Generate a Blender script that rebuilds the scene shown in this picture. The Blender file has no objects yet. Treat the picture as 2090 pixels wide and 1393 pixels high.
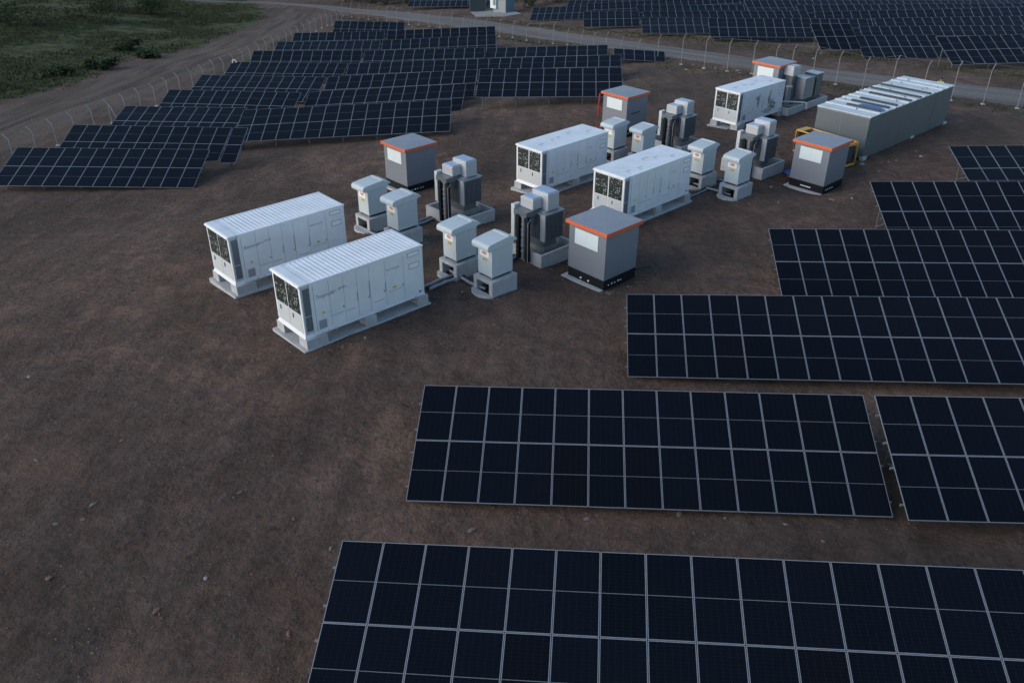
import bpy, math, random
import numpy as np
from mathutils import Vector, Matrix, noise
random.seed(7)
S = bpy.context.scene
C = S.collection
R = math.radians
# ------------------------------------------------------------------ camera, sky, sun, exposure
CAM_Z = 18.35
cam_d = bpy.data.cameras.new("Camera"); cam = bpy.data.objects.new("Camera", cam_d); C.objects.link(cam)
cam_d.sensor_width = 36.0; cam_d.sensor_fit = 'HORIZONTAL'
cam_d.lens = 1729.86 / 2090 * 36.0
cam_d.clip_start = 0.1; cam_d.clip_end = 2000
rt = Vector((0.99998955, 0.00233195, 0.00393156)); up = Vector((-0.00457113, 0.51014349, 0.86007716)); fw = Vector((0, 0.86008614, -0.51014882))
M = Matrix((rt, up, -fw)).transposed().to_4x4(); M.translation = (0, 0, CAM_Z)
cam.matrix_world = M
S.camera = cam
SUN_EL, SUN_AZ = 16.0, 252.0       # azimuth clockwise from +Y: the dusk glow stands to the left of the view
w = bpy.data.worlds.new("World"); S.world = w; w.use_nodes = True
nt = w.node_tree; nt.nodes.clear()
o_ = nt.nodes.new('ShaderNodeOutputWorld'); b_ = nt.nodes.new('ShaderNodeBackground'); s_ = nt.nodes.new('ShaderNodeTexSky')
s_.sky_type = 'NISHITA'; s_.sun_disc = False; s_.sun_elevation = R(SUN_EL); s_.sun_rotation = R(SUN_AZ)
s_.air_density = 1.0; s_.dust_density = 0.6; s_.ozone_density = 2.0
b_.inputs['Strength'].default_value = 0.10
nt.links.new(s_.outputs[0], b_.inputs[0]); nt.links.new(b_.outputs[0], o_.inputs[0])
ld = bpy.data.lights.new("sun", 'SUN'); ld.energy = 0.85; ld.angle = R(50); ld.color = (1.0, 0.95, 0.88)
sun = bpy.data.objects.new("sun", ld); C.objects.link(sun)
az, el = R(SUN_AZ), R(SUN_EL + 8)
sd = Vector((math.sin(az) * math.cos(el), math.cos(az) * math.cos(el), math.sin(el)))
sun.rotation_euler = sd.to_track_quat('Z', 'Y').to_euler()
sun.location = sd * 60
S.view_settings.view_transform = 'Standard'; S.view_settings.look = 'None'
S.view_settings.exposure = 1.3; S.view_settings.gamma = 1.0
S.view_settings.use_curve_mapping = False
# ------------------------------------------------------------------ surveyed layout, metres
ANCH=[(-3.36,20.53,-0.43,1),(4.12,19.98,-0.43,1),(11.6,19.42,-0.4,1),(11.74,18.89,-0.05,1),(13.47,18.78,-0.03,1),(15.2,18.68,-0.01,1),(-4.92,12.52,-0.11,1),(3.11,11.72,0.08,1),(11.14,10.92,0.31,1),(4.53,27.86,-0.51,1),(11.99,27.16,-0.4,1),(19.45,26.45,-0.22,1),(12.51,34.88,-0.66,1),(18.26,34.52,-0.67,1),(24.02,34.17,-0.63,1),(19.45,39.95,-0.23,1),(23.49,39.96,-0.29,1),(27.53,39.97,-0.31,1),(27.05,47.1,-0.07,1),(28.78,47.1,-0.06,1),(30.51,47.09,-0.04,1),(-35.68,55.14,-0.3,1),(-28.76,55.16,-0.48,1),(-21.83,55.18,-0.74,1),(-35.19,62.62,-0.39,1),(-28.84,62.55,-0.59,1),(-22.49,62.49,-0.86,1),(-35.16,71.23,-0.62,1),(-29.46,70.35,-0.63,1),(-23.76,69.47,-0.71,1),(-22.24,65.66,-0.11,1),(-13.6,65.69,-0.02,1),(-4.95,65.72,-0,1),(-21.18,59.1,-0.06,1),(-20.61,59.11,-0.09,1),(-20.03,59.12,-0.11,1),(-32.62,75.94,-0,1),(-26.31,75.32,-0.19,1),(-19.99,74.69,-0.45,1),(-19.52,76.44,-0.82,1),(-12.07,75.77,-0.66,1),(-4.62,75.11,-0.54,1),(-33.41,86.45,-0.3,1),(-26.6,85.24,-0.41,1),(-19.78,84.03,-0.6,1),(-18.64,81.62,-0.35,1),(-11.18,81.04,-0.27,1),(-3.72,80.45,-0.24,1),(-3.26,73.78,0.98,1),(3.07,73.34,0.77,1),(9.4,72.9,0.57,1),(-32.96,96.13,-0.38,1),(-26.08,95.29,-0.55,1),(-19.21,94.44,-0.79,1),(-17.62,88.74,0.01,1),(-10.12,88.59,-0.11,1),(-2.63,88.44,-0.27,1),(-2.86,88.52,-0.26,1),(4.02,87.81,-0.39,1),(10.9,87.11,-0.49,1),(-30.28,98.42,0.48,1),(-23.94,98.69,0.23,1),(-17.6,98.97,-0.1,1),(-17.15,96.5,0.25,1),(-10.24,96.25,0.08,1),(-3.32,96,-0.12,1),(-3.39,96.86,-0.18,1),(3.49,96.22,-0.36,1),(10.38,95.57,-0.53,1),(-31.63,113.72,-0.08,1),(-24.71,113.55,-0.24,1),(-17.79,113.38,-0.5,1),(-15.84,103.43,0.51,1),(-8.92,103.53,0.4,1),(-2,103.63,0.26,1),(-30.65,120.66,0.12,1),(-24.31,121.03,-0.04,1),(-17.97,121.39,-0.27,1),(-15.95,109.75,0.81,1),(-9.04,110.05,0.64,1),(-2.12,110.36,0.42,1),(-26.51,128.69,0.78,1),(-21.32,128.82,0.42,1),(-16.13,128.96,0.02,1),(10.06,127.63,-0.05,1),(14.09,127.4,-0.24,1),(18.12,127.17,-0.43,1),(2.66,147.85,-0.76,1),(11.17,146.36,-0.99,1),(19.68,144.88,-1.19,1),(17.03,117.13,-0.11,1),(21.64,116.84,-0.35,1),(26.25,116.55,-0.56,1),(25.04,111.51,-0.61,1),(31.95,111.08,-1,1),(38.86,110.65,-1.3,1),(33.68,96.29,-0.04,1),(37.14,96.52,-0.12,1),(40.59,96.76,-0.16,1),(38.12,94.89,-0.87,1),(42.73,94.91,-0.88,1),(47.35,94.93,-0.82,1),(43.67,86.6,-0.09,1),(47.12,86.9,-0.01,1),(50.56,87.19,0.12,1),(40.61,101.09,-0.56,1),(49.24,100.46,-0.41,1),(57.87,99.83,-0.01,1),(24.46,109.94,-0.07,1),(34.22,108.99,-0.42,1),(43.98,108.05,-0.55,1),(44.8,107.61,-0.45,1),(53.43,106.94,-0.13,1),(62.05,106.26,0.45,1),(18.16,121.64,-0.02,1),(29.7,121.81,-0.65,1),(41.24,121.98,-1.03,1),(39.74,115.81,-0.46,1),(51.17,114.33,-0.11,1),(62.61,112.85,0.7,1),(18.54,132.9,-0.26,1),(30.07,132.43,-0.86,1),(41.6,131.96,-1.22,1),(40.28,124.64,-0.51,1),(50.66,124.22,-0.47,1),(61.03,123.79,-0.06,1),(8.38,150.63,-0.39,1),(21.59,146.54,-0.86,1),(34.79,142.45,-1.11,1),(34.5,130.11,-0.2,1),(43.71,130.65,-0.51,1),(52.93,131.19,-0.6,1),(-20.27,171.64,0.56,1),(-12.21,171.18,0.19,1),(-4.15,170.72,-0.26,1),(-12.79,35.08,0.46,2),(-14.32,36.76,0.59,2),(-10.54,37.12,0.47,2),(-12.08,38.81,0.61,2),(-8.3,39.17,0.48,2),(-9.84,40.86,0.62,2),(-8.44,29.94,0.27,2),(-9.98,31.63,0.39,2),(-6.2,31.99,0.27,2),(-7.73,33.67,0.39,2),(-3.95,34.04,0.27,2),(-5.49,35.72,0.4,2),(1.79,49.85,-0.23,2),(0.21,51.5,-0.08,2),(3.98,51.95,-0.23,2),(2.4,53.6,-0.07,2),(6.17,54.06,-0.22,2),(4.59,55.7,-0.06,2),(6.06,43.67,-0.12,2),(4.49,45.32,0.02,2),(8.25,45.77,-0.12,2),(6.68,47.42,0.02,2),(10.45,47.88,-0.11,2),(8.87,49.52,0.02,2),(17.08,64.19,-0.3,2),(15.55,65.88,-0.14,2),(19.33,66.23,-0.28,2),(17.8,67.92,-0.13,2),(21.58,68.27,-0.27,2),(20.05,69.96,-0.12,2),(23.34,55.04,0.01,2),(20.76,57.84,0.21,2),(27.93,59.26,0.07,2),(25.35,62.06,0.26,2),(32.52,63.47,0.16,2),(29.94,66.27,0.33,2)]
POLY=[-1.2986, 2.5649, -2.8919, -0.1292, 1.2904, -0.8117, 0.3186, -0.297, 0.2562, -1.4351]
TQ={'T2':(-3.0774,24.8433,-16.5278,-0.0741,0.3423,0.0276),
'T2b':(11.969,23.2035,-15.7526,-0.0618,0.3429,0.0272),
'T1':(-4.5479,16.8806,-16.2466,-0.0994,0.3038,0.045),
'T3':(4.8812,32.2208,-16.7261,-0.0944,0.3072,0.0441),
'T4':(12.7309,39.1747,-16.6396,-0.0614,0.3536,0.025),
'T5':(19.4265,44.1723,-15.9698,0.003,0.4016,0.0058),
'T6':(27.0436,51.4836,-16.3067,-0.0048,0.3025,0.0192),
'L1':(-35.6818,59.5462,-19.2564,0.0026,0.2811,-0.008),
'L2':(-35.1251,67.0089,-19.8046,-0.0109,0.2978,-0.01),
'L3a':(-34.5391,75.5432,-20.6099,-0.1529,0.3153,0.0311),
'L3b':(-22.324,70.0519,-19.4112,0.0033,0.2945,0.0538),
'L2s':(-21.2478,63.515,-18.9443,0.0171,0.2776,-0.0082),
'L4a':(-32.2047,80.2927,-20.3436,-0.0983,0.3071,0.0067),
'L4b':(-19.2481,80.774,-20.6274,-0.0896,0.3319,0.0778),
'L5a':(-32.695,90.7479,-21.4546,-0.1754,0.3178,0.0289),
'L5b':(-18.4115,85.9362,-20.4521,-0.0785,0.3447,0.069),
'L5c':(-2.9976,78.1343,-17.8366,-0.0696,0.3147,0.0283),
'L6a':(-32.4572,100.445,-22.2744,-0.1221,0.3271,0.0206),
'L6b':(-17.5879,93.1089,-20.7437,-0.0199,0.3078,0.0423),
'L6c':(-2.4879,92.8673,-20.108,-0.1019,0.3112,0.053),
'L7a':(-30.462,102.76,-21.5117,0.0429,0.3284,-0.0036),
'L7b':(-17.0504,100.86,-21.0576,-0.036,0.3143,0.038),
'L7c':(-3.0414,101.246,-20.7577,-0.0939,0.291,0.047),
'L8a':(-31.5447,118.118,-23.5362,-0.0246,0.2882,0.0182),
'L8b':(-15.9646,107.785,-21.2556,0.0144,0.3173,0.0459),
'L9a':(-30.9154,125.006,-23.7171,0.0579,0.3196,0.0125),
'L9b':(-16.1926,114.047,-21.2965,0.0439,0.3531,0.0345),
'L10':(-26.5912,133.033,-23.4861,0.0255,0.3286,-0.0208),
'F1':(10.2732,131.999,-21.8602,-0.0576,0.308,0.0288),
'F2':(3.3322,152.178,-24.5885,-0.1726,0.3015,0.0623),
'G1':(17.2929,121.545,-20.848,-0.0633,0.2713,0.0161),
'G2':(25.3166,115.915,-20.4475,-0.0622,0.2785,-0.0047),
'G3':(33.3985,100.413,-17.8242,0.0682,0.4467,0.0007),
'G4':(38.0796,99.1796,-18.8291,0.0041,0.3608,0.012),
'G5':(43.2795,90.7751,-17.3214,0.0856,0.4177,0.0153),
'R1':(40.8924,105.43,-18.9718,-0.0731,0.3258,0.0243),
'R2':(24.8555,114.269,-19.6236,-0.0967,0.3258,0.0159),
'R2r':(45.0883,111.942,-19.1795,-0.0776,0.3259,0.0344),
'R3':(18.0921,125.986,-20.7561,0.0146,0.3257,0.0036),
'R3r':(40.2313,120.129,-19.7647,-0.1288,0.3259,0.0471),
'R4':(18.698,137.243,-21.7515,-0.0409,0.3256,0.0126),
'R4r':(40.4292,128.985,-20.3419,-0.0409,0.3258,0.0203),
'F3':(9.585,154.81,-23.8402,-0.3003,0.3256,0.0571),
'R5r':(34.249,134.448,-20.5794,0.0586,0.3257,-0.0048),
'F4':(-20.0495,176.015,-26.3359,-0.0575,0.3043,0.02)}
TN={'T2': 13, 'T2b': 3, 'T1': 14, 'T3': 13, 'T4': 10, 'T5': 7, 'T6': 3, 'L1': 12, 'L2': 11, 'L3a': 10, 'L3b': 15, 'L2s': 1, 'L4a': 11, 'L4b': 13, 'L5a': 12, 'L5b': 13, 'L5c': 11, 'L6a': 12, 'L6b': 13, 'L6c': 12, 'L7a': 11, 'L7b': 12, 'L7c': 12, 'L8a': 12, 'L8b': 12, 'L9a': 11, 'L9b': 12, 'L10': 9, 'F1': 7, 'F2': 15, 'G1': 8, 'G2': 12, 'G3': 6, 'G4': 8, 'G5': 6, 'R1': 15, 'R2': 17, 'R2r': 15, 'R3': 20, 'R3r': 20, 'R4': 20, 'R4r': 18, 'F3': 24, 'R5r': 16, 'F4': 14}
FENCE_ROAD=[(-32.07,168.42,2.85),(-30.08,166.23,2.77),(-28.34,164.24,2.58),(-26.26,161.58,2.59),(-24.33,159.81,2.56),(-22.44,158.3,2.54),(-20.45,156.32,2.38),(-17.75,151.04,2.42),(-15.9,149.31,2.37),(-13.93,146.92,2.33),(-11.89,143.86,2.46),(-9.77,140.6,2.52),(-7.7,136.68,2.24),(-5.83,133.65,2.25),(-4.04,130.82,2.26),(-1.98,127.12,2.39),(-0.11,124.31,2.25),(1.77,119.76,2.2),(3.4,115.87,2.41),(5.11,113.7,2.68),(6.88,112.4,2.1),(8.49,109.98,2),(9.82,107.76,2),(11.13,105.75,2.31),(12.6,103.06,2.03),(14.3,100.62,2.16),(16.28,98.45,2.77),(18.22,94.52,3.18),(19.97,91.02,3.87),(21.74,88.2,3.2),(23.62,85.82,3.16),(25.1,83.41,3.05),(26.16,81.84,3.28),(27.64,79.93,3.23),(29.46,78.68,2.95),(30.85,75.87,2.84),(32.53,74,3.2),(34.46,72.3,3.05),(36.44,71.01,3.23),(38.47,69.71,3.33),(40.61,68.44,3.17)]
FENCE_TRACK=[(-38.66,62.97),(-38.35,65.8),(-38.18,68.79),(-37.84,71.53),(-37.39,74.17),(-37.03,76.77),(-36.54,79.02),(-36.45,82.19),(-36.04,84.83),(-36.16,88.59),(-35.97,91.51),(-35.42,93.97),(-35.07,96.67),(-34.84,99.82),(-34.23,101.4),(-34.17,104.96),(-34.13,108.7),(-34.17,112.23),(-34.03,116.02),(-33.92,119.16),(-33.63,121.86),(-33.14,123.47),(-33.04,127.1),(-32.68,128.91),(-32.52,132.05),(-33.18,139.01),(-33.3,143.87),(-33.22,147.65),(-33.19,152.14),(-32.93,155.5),(-32.29,156.85),(-31.35,156.64),(-30.6,156.88)]
ROAD_FAR=[(-73.55,181.32),(-52.66,190.71),(-41.91,188.72),(-35.19,185.55),(-23.3,171.96),(-13.15,162.23),(-7.52,155.86),(-2.32,150.73),(1.73,142.38),(5.93,130.76),(10.33,122.67),(14.26,115.67),(17.43,111.05),(20.78,105.8),(24.85,98.17),(27.26,94.86),(31.03,89.95),(34.21,86.17),(36.85,83.1),(40.78,79.45),(45.51,76.45),(52.4,72.77)]
ROAD_NEAR=[(-73.03,179.89),(-52.01,188.16),(-40.97,184.16),(-33.45,175.83),(-22,161.73),(-15.94,154.23),(-12.06,148.1),(-3.57,135.06),(0.15,128.53),(3.53,122),(6.61,116.35),(9.47,111.77),(13.19,106.26),(18.38,98.57),(20.79,94.21),(22.98,90.06),(25.14,86.76),(29.76,80.2),(33.73,75.42),(37.36,72.13),(41.72,69.38),(47.91,65.79)]
GRASS=[(-52.51,81.98),(-51.85,85.96),(-49.97,92.13),(-49.2,97.87),(-49.8,103.63),(-50.74,114.52),(-50.59,120.73),(-48.1,123.15),(-46.9,129.8),(-46.46,140.05),(-46.58,154.14),(-46.61,163.81),(-48.17,175.12),(-53.26,185.24),(-64.09,181.8),(-77.89,168.93),(-89.72,149.01)]
PAD=[(-9.39,166.84),(-7.57,157),(-3.24,155.28),(-1.1,154.86),(2.75,157.08),(1.05,161.15),(-3.52,169.25)]
ROCKS=[(-13.33,19.85),(-14.09,19.65),(-5.9,15.41),(-4.14,20.19),(-1.21,19.4),(6.61,19.76),(8.36,19.41),(-8.78,21.09),(-5.39,18.62),(5.25,20),(16.16,50.54),(16.32,52.93),(15.81,47.55),(23.13,54.35),(24.43,54.37),(24.98,54.55),(25.58,54.84),(27.48,55.5),(27.63,56.64),(20.37,48.21),(19.12,47.96),(19.42,93.9),(21.14,90.87),(22.76,88.03),(22.74,86.91),(18.19,91.37),(32.59,94.9),(-9.73,16.23),(-16.19,22.74),(-13.3,20.5),(23.71,52.87),(14.01,47.28),(14.74,48.5),(-7.02,30.14),(-6.21,30.85),(-6.78,19.9),(9.26,18.62),(2.39,19.84),(-6.57,58.9),(-1.85,32.96),(-0.75,32.05),(2.29,33.1),(5.29,37.56),(-11.99,33.33),(-12.45,26.85),(-13.66,23.77),(-8.77,17.45),(-13.27,17.44),(5.31,63.02),(-0.25,61.89),(-19.13,28.13),(6.82,40.94)]
BX={'C1': [-12.786, 35.075, 0.46, 0.741], 'C2': [-8.44, 29.942, 0.635, 0.74], 'C3': [1.789, 49.851, -0.338, 0.765], 'C4': [6.063, 43.671, 0.243, 0.765], 'C5': [17.083, 64.191, -0.438, 0.736], 'G': [23.339, 55.039, -0.033, 0.743]}
KIOSK={'K1': [4.357, 36.201, -0.251], 'K4': [19.18, 49.886, -0.534], 'K2': [-6.791, 52.163, -1.5], 'K3': [8.427, 62.726, -0.906], 'K5': [21.614, 70.54, -0.36]}
CAB={'S4': [-0.927, 34.941, 0.98], 'S3': [-2.673, 36.803, 0.942], 'S2': [-5.937, 40.907, 0.731], 'S1': [-7.83, 43.308, 0.576], 'S5': [6.906, 56.76, 0.044], 'S6': [8.769, 55.883, -0.041], 'S7': [11.671, 50.306, 0.552], 'S8': [13.374, 48.195, 0.645]}
TX={'TX2': [1.606, 39.175, -0.088, 0.016], 'TX1': [-2.721, 44.7, -0.503, 0.173], 'TX3': [11.965, 58.638, -0.75, 0.002], 'TX4': [16.067, 52.665, -0.218, -0.151]}
# ------------------------------------------------------------------ terrain height
for k_, z_ in (('K1', -.30), ('K4', -.60), ('K2', -1.5), ('K3', -1.0), ('K5', -.7)):
    ANCH.append((KIOSK[k_][0] + .3, KIOSK[k_][1] + 1.4, z_, -2))
def _poly(x, y):
    x = np.clip(x, -75, 75) / 50.; y = (np.clip(y, 0, 210) - 60) / 50.
    B = (1, x, y, x*x, x*y, y*y, x*x*y, x*y*y, y**3, x**3)
    return sum(c * b for c, b in zip(POLY, B))
_A = np.array(ANCH, float)
for i_ in range(len(_A)):
    if _A[i_, 3] < 0: _A[i_, 2] -= float(_poly(_A[i_, 0], _A[i_, 1])); _A[i_, 3] = 3
def HT(x, y):
    x = np.asarray(x, float); y = np.asarray(y, float)
    num = np.zeros(x.shape); den = np.zeros(x.shape)
    for a in _A:
        g = np.exp(-((x - a[0])**2 + (y - a[1])**2) / 50.) * a[3]
        num += g * a[2]; den += g
    z = _poly(x, y) + num / (den + .35)
    for cx_, cy_, dz_ in LOCAL:
        z = z + dz_ * np.exp(-(((x - cx_)**2 + (y - cy_)**2) / 5.5)**2)
    return z
LOCAL = []
for k_ in KIOSK:                     # the ground meets each kiosk's slab
    cx_, cy_ = KIOSK[k_][0] + .1, KIOSK[k_][1] + 1.65
    LOCAL.append((cx_, cy_, KIOSK[k_][2] - .16 - float(HT(cx_, cy_))))
def H1(x, y): return float(HT(x, y))

# ------------------------------------------------------------------ materials
def mat(name, col, rough=.6, metal=0., nz=0., nscale=3., bump=0., bscale=40., spec=.5, dirt=0.):
    m = bpy.data.materials.new(name); m.use_nodes = True; n = m.node_tree; p = n.nodes['Principled BSDF']
    p.inputs['Base Color'].default_value = (*col, 1); p.inputs['Roughness'].default_value = rough
    p.inputs['Metallic'].default_value = metal; p.inputs['Specular IOR Level'].default_value = spec
    tc = n.nodes.new('ShaderNodeTexCoord')
    if nz or dirt:
        t = n.nodes.new('ShaderNodeTexNoise'); t.inputs['Scale'].default_value = nscale; t.inputs['Detail'].default_value = 6
        t.inputs['Roughness'].default_value = .65
        n.links.new(tc.outputs['Object'], t.inputs['Vector'])
        r = n.nodes.new('ShaderNodeValToRGB'); a = nz or dirt
        r.color_ramp.elements[0].position = .3; r.color_ramp.elements[1].position = .72
        d = tuple(c * (1 - a) for c in col)
        if dirt: d = tuple(c * (1 - a) + e * a * .6 for c, e in zip(col, (.30, .24, .19)))
        r.color_ramp.elements[0].color = (*d, 1); r.color_ramp.elements[1].color = (*(min(1, c * (1 + a * .35)) for c in col), 1)
        n.links.new(t.outputs['Fac'], r.inputs[0]); n.links.new(r.outputs[0], p.inputs['Base Color'])
        rr = n.nodes.new('ShaderNodeMapRange'); rr.inputs['To Min'].default_value = min(1, rough + .15); rr.inputs['To Max'].default_value = max(.05, rough - .1)
        n.links.new(t.outputs['Fac'], rr.inputs['Value']); n.links.new(rr.outputs[0], p.inputs['Roughness'])
    if bump:
        t2 = n.nodes.new('ShaderNodeTexNoise'); t2.inputs['Scale'].default_value = bscale; t2.inputs['Detail'].default_value = 5
        n.links.new(tc.outputs['Object'], t2.inputs['Vector'])
        bp = n.nodes.new('ShaderNodeBump'); bp.inputs['Strength'].default_value = bump; bp.inputs['Distance'].default_value = .02
        n.links.new(t2.outputs['Fac'], bp.inputs['Height']); n.links.new(bp.outputs[0], p.inputs['Normal'])
    return m
WHITE = mat('white_paint', (.72, .73, .745), .42, dirt=.15, nscale=.9)
ROOFW = mat('white_roof_paint', (.72, .74, .76), .42, dirt=.16, nscale=1.1)
GREYL = mat('light_grey_paint', (.50, .52, .53), .4, nz=.06)
CABG = mat('cabinet_grey', (.47, .515, .53), .42, nz=.06, nscale=2.)
KGREY = mat('kiosk_grey', (.180, .195, .220), .38, nz=.05, nscale=1.2)
KROOF = mat('kiosk_roof_grey', (.23, .245, .275), .45, nz=.07, nscale=2.)
LGREY = mat('shed_grey', (.095, .112, .125), .45, nz=.08, nscale=.8)
ORANGE = mat('orange_trim', (.62, .115, .045), .4, nz=.10, nscale=6)
BLACK = mat('black_plinth', (.010, .011, .012), .75, spec=.2)
DARK = mat('gap_shade', (.006, .006, .007), .8)  # near-black colour standing in for shade inside gaps and openings
SEAM = mat('panel_seam', (.20, .21, .24), .6)
GREYM = mat('grey_louvre', (.16, .18, .21), .4, metal=.3)
CONC = mat('concrete', (.42, .42, .42), .85, nz=.22, nscale=2.5, bump=.25, bscale=30)
CONCD = mat('concrete_dark', (.22, .22, .215), .85, nz=.25, nscale=2.5, bump=.25)  # darker concrete for tub floors and pedestals
STEEL = mat('galvanised_steel', (.55, .56, .57), .38, metal=.7, nz=.1, nscale=8)
FIN = mat('radiator_fin', (.135, .150, .165), .4, metal=.3, nz=.12, nscale=3)
TANK = mat('tank_grey', (.26, .28, .30), .4, metal=.3, nz=.08)
BOXM = mat('box_aluminium', (.40, .42, .45), .42, metal=.25, nz=.06)
RUB = mat('black_cable', (.016, .017, .02), .45)
PIPE = mat('grey_conduit', (.24, .27, .30), .45, nz=.1)
BLUE = mat('blue_cable', (.02, .075, .26), .45)
RED = mat('red_hose', (.36, .035, .03), .4)
YEL = mat('yellow_frame', (.55, .30, .03), .45, nz=.1, nscale=6)
LABW = mat('label_white', (.78, .78, .78), .5)
LABO = mat('label_orange', (.72, .17, .06), .5)
YWARN = mat('warning_yellow', (.62, .50, .04), .5)
INK = mat('ink_grey', (.15, .165, .215), .6)
WHT = mat('white_plate', (.60, .66, .67), .45, nz=.04)
POST = mat('post_galvanised', (.27, .275, .28), .55, metal=.2, nz=.12, nscale=5)
FRAME = mat('module_frame', (.30, .31, .325), .4, metal=.5)
RACK = mat('rack_steel', (.20, .205, .21), .5, metal=.5)
STONE = mat('stone', (.150, .125, .108), .9, nz=.3, nscale=7, bump=.4, bscale=14)
STONEP = mat('pale_stone', (.27, .26, .245), .9, nz=.25, nscale=7, bump=.4, bscale=14)
STONER = mat('reddish_stone', (.20, .095, .075), .9, nz=.3, nscale=7, bump=.4, bscale=14)
LID = mat('lid_sky_tint', (.36, .44, .56), .4, metal=.35)  # blue of the reflected sky is put into the lid colour
ROOFG = mat('pale_roof', (.56, .60, .61), .5, dirt=.18, nscale=1.2)
STRIP = mat('dark_strip', (.022, .036, .050), .5)
BLUEG = mat('blue_grey', (.085, .15, .20), .45, nz=.08)  # bluer and darker than the cabin body, right wall only
SKIN = mat('skin', (.42, .25, .18), .55)
VEST = mat('hi_vis_cloth', (.42, .62, .05), .7)
TROUS = mat('dark_trousers', (.02, .024, .035), .85)
HAIR = mat('dark_hair', (.018, .014, .012), .6)

def solar_mat():
    m = bpy.data.materials.new('solar_cells'); m.use_nodes = True; n = m.node_tree; L = n.links; p = n.nodes['Principled BSDF']
    uv = n.nodes.new('ShaderNodeUVMap'); sp = n.nodes.new('ShaderNodeSeparateXYZ'); L.new(uv.outputs[0], sp.inputs[0])
    def mth(op, a, b=None, c=None):
        k = n.nodes.new('ShaderNodeMath'); k.operation = op
        for i, v in enumerate((a, b, c)):
            if v is None: continue
            if isinstance(v, (int, float)): k.inputs[i].default_value = v
            else: L.new(v, k.inputs[i])
        return k.outputs[0]
    def line(src, count, half):               # 1 on the grid lines
        f = mth('FRACT', mth('MULTIPLY', src, count)); d = mth('ABSOLUTE', mth('SUBTRACT', f, .5))
        return mth('GREATER_THAN', d, .5 - half)
    u, v = sp.outputs[0], sp.outputs[1]
    cu = line(u, 6, .022); cv = line(v, 24, .035); bus = mth('MULTIPLY', line(u, 54, .055), .35)
    mid = mth('LESS_THAN', mth('ABSOLUTE', mth('SUBTRACT', v, .5)), .0040)
    g = mth('MAXIMUM', mth('MAXIMUM', cu, mth('MULTIPLY', cv, .8)), bus)
    oi = n.nodes.new('ShaderNodeObjectInfo')
    nz = n.nodes.new('ShaderNodeTexNoise'); nz.inputs['Scale'].default_value = 1.7; tc = n.nodes.new('ShaderNodeTexCoord'); L.new(tc.outputs['Object'], nz.inputs['Vector'])
    rp = n.nodes.new('ShaderNodeValToRGB'); e = rp.color_ramp.elements
    e[0].position = 0; e[0].color = (.0026, .0041, .0070, 1); e[1].position = 1; e[1].color = (.0042, .0058, .0100, 1)
    e2 = rp.color_ramp.elements.new(.06); e2.color = (.0036, .0042, .0066, 1)
    e3 = rp.color_ramp.elements.new(.10); e3.color = (.0033, .0048, .0084, 1)
    L.new(oi.outputs['Random'], rp.inputs[0])
    m1 = n.nodes.new('ShaderNodeMix'); m1.data_type = 'RGBA'; L.new(mth('MULTIPLY', g, .55), m1.inputs['Factor']); L.new(rp.outputs[0], m1.inputs['A']); m1.inputs['B'].default_value = (.018, .021, .027, 1)
    m2 = n.nodes.new('ShaderNodeMix'); m2.data_type = 'RGBA'; L.new(mid, m2.inputs['Factor']); L.new(m1.outputs['Result'], m2.inputs['A']); m2.inputs['B'].default_value = (.13, .14, .155, 1)
    L.new(m2.outputs['Result'], p.inputs['Base Color'])
    p.inputs['Roughness'].default_value = .16; p.inputs['Specular IOR Level'].default_value = .085
    rr = n.nodes.new('ShaderNodeMapRange'); rr.inputs['To Min'].default_value = .12; rr.inputs['To Max'].default_value = .30; L.new(nz.outputs['Fac'], rr.inputs['Value']); L.new(rr.outputs[0], p.inputs['Roughness'])
    return m
CELL = solar_mat()

def grille_mat():
    m = bpy.data.materials.new('fan_grille'); m.use_nodes = True; n = m.node_tree; L = n.links; p = n.nodes['Principled BSDF']
    tc = n.nodes.new('ShaderNodeTexCoord'); v = n.nodes.new('ShaderNodeTexVoronoi'); v.inputs['Scale'].default_value = 7.0; v.inputs['Randomness'].default_value = .42
    L.new(tc.outputs['Object'], v.inputs['Vector'])
    n2 = n.nodes.new('ShaderNodeTexNoise'); n2.inputs['Scale'].default_value = 3.1; L.new(tc.outputs['Object'], n2.inputs['Vector'])
    ad = n.nodes.new('ShaderNodeMath'); ad.operation = 'MULTIPLY_ADD'; ad.inputs[1].default_value = -.42; L.new(n2.outputs['Fac'], ad.inputs[0]); L.new(v.outputs['Distance'], ad.inputs[2])
    r = n.nodes.new('ShaderNodeValToRGB'); e = r.color_ramp.elements; e[0].position = .10; e[0].color = (.22, .25, .25, 1); e[1].position = .20; e[1].color = (.008, .014, .015, 1)
    L.new(ad.outputs[0], r.inputs[0]); L.new(r.outputs[0], p.inputs['Base Color']); p.inputs['Roughness'].default_value = .5
    return m
GRILLE = grille_mat()
def soot_mat():
    m = bpy.data.materials.new('soot'); m.use_nodes = True; n = m.node_tree; L = n.links; p = n.nodes['Principled BSDF']; p.inputs['Base Color'].default_value = (.045, .055, .07, 1); p.inputs['Roughness'].default_value = .8
    tc = n.nodes.new('ShaderNodeTexCoord'); t = n.nodes.new('ShaderNodeTexNoise'); t.inputs['Scale'].default_value = 4.5; t.inputs['Detail'].default_value = 7; t.inputs['Roughness'].default_value = .75; L.new(tc.outputs['Object'], t.inputs['Vector'])
    r = n.nodes.new('ShaderNodeValToRGB'); r.color_ramp.elements[0].position = .42; r.color_ramp.elements[0].color = (0, 0, 0, 1); r.color_ramp.elements[1].position = .66; r.color_ramp.elements[1].color = (.85, .85, .85, 1)
    L.new(t.outputs['Fac'], r.inputs[0]); L.new(r.outputs[0], p.inputs['Alpha']); return m
SOOT = soot_mat()

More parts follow.
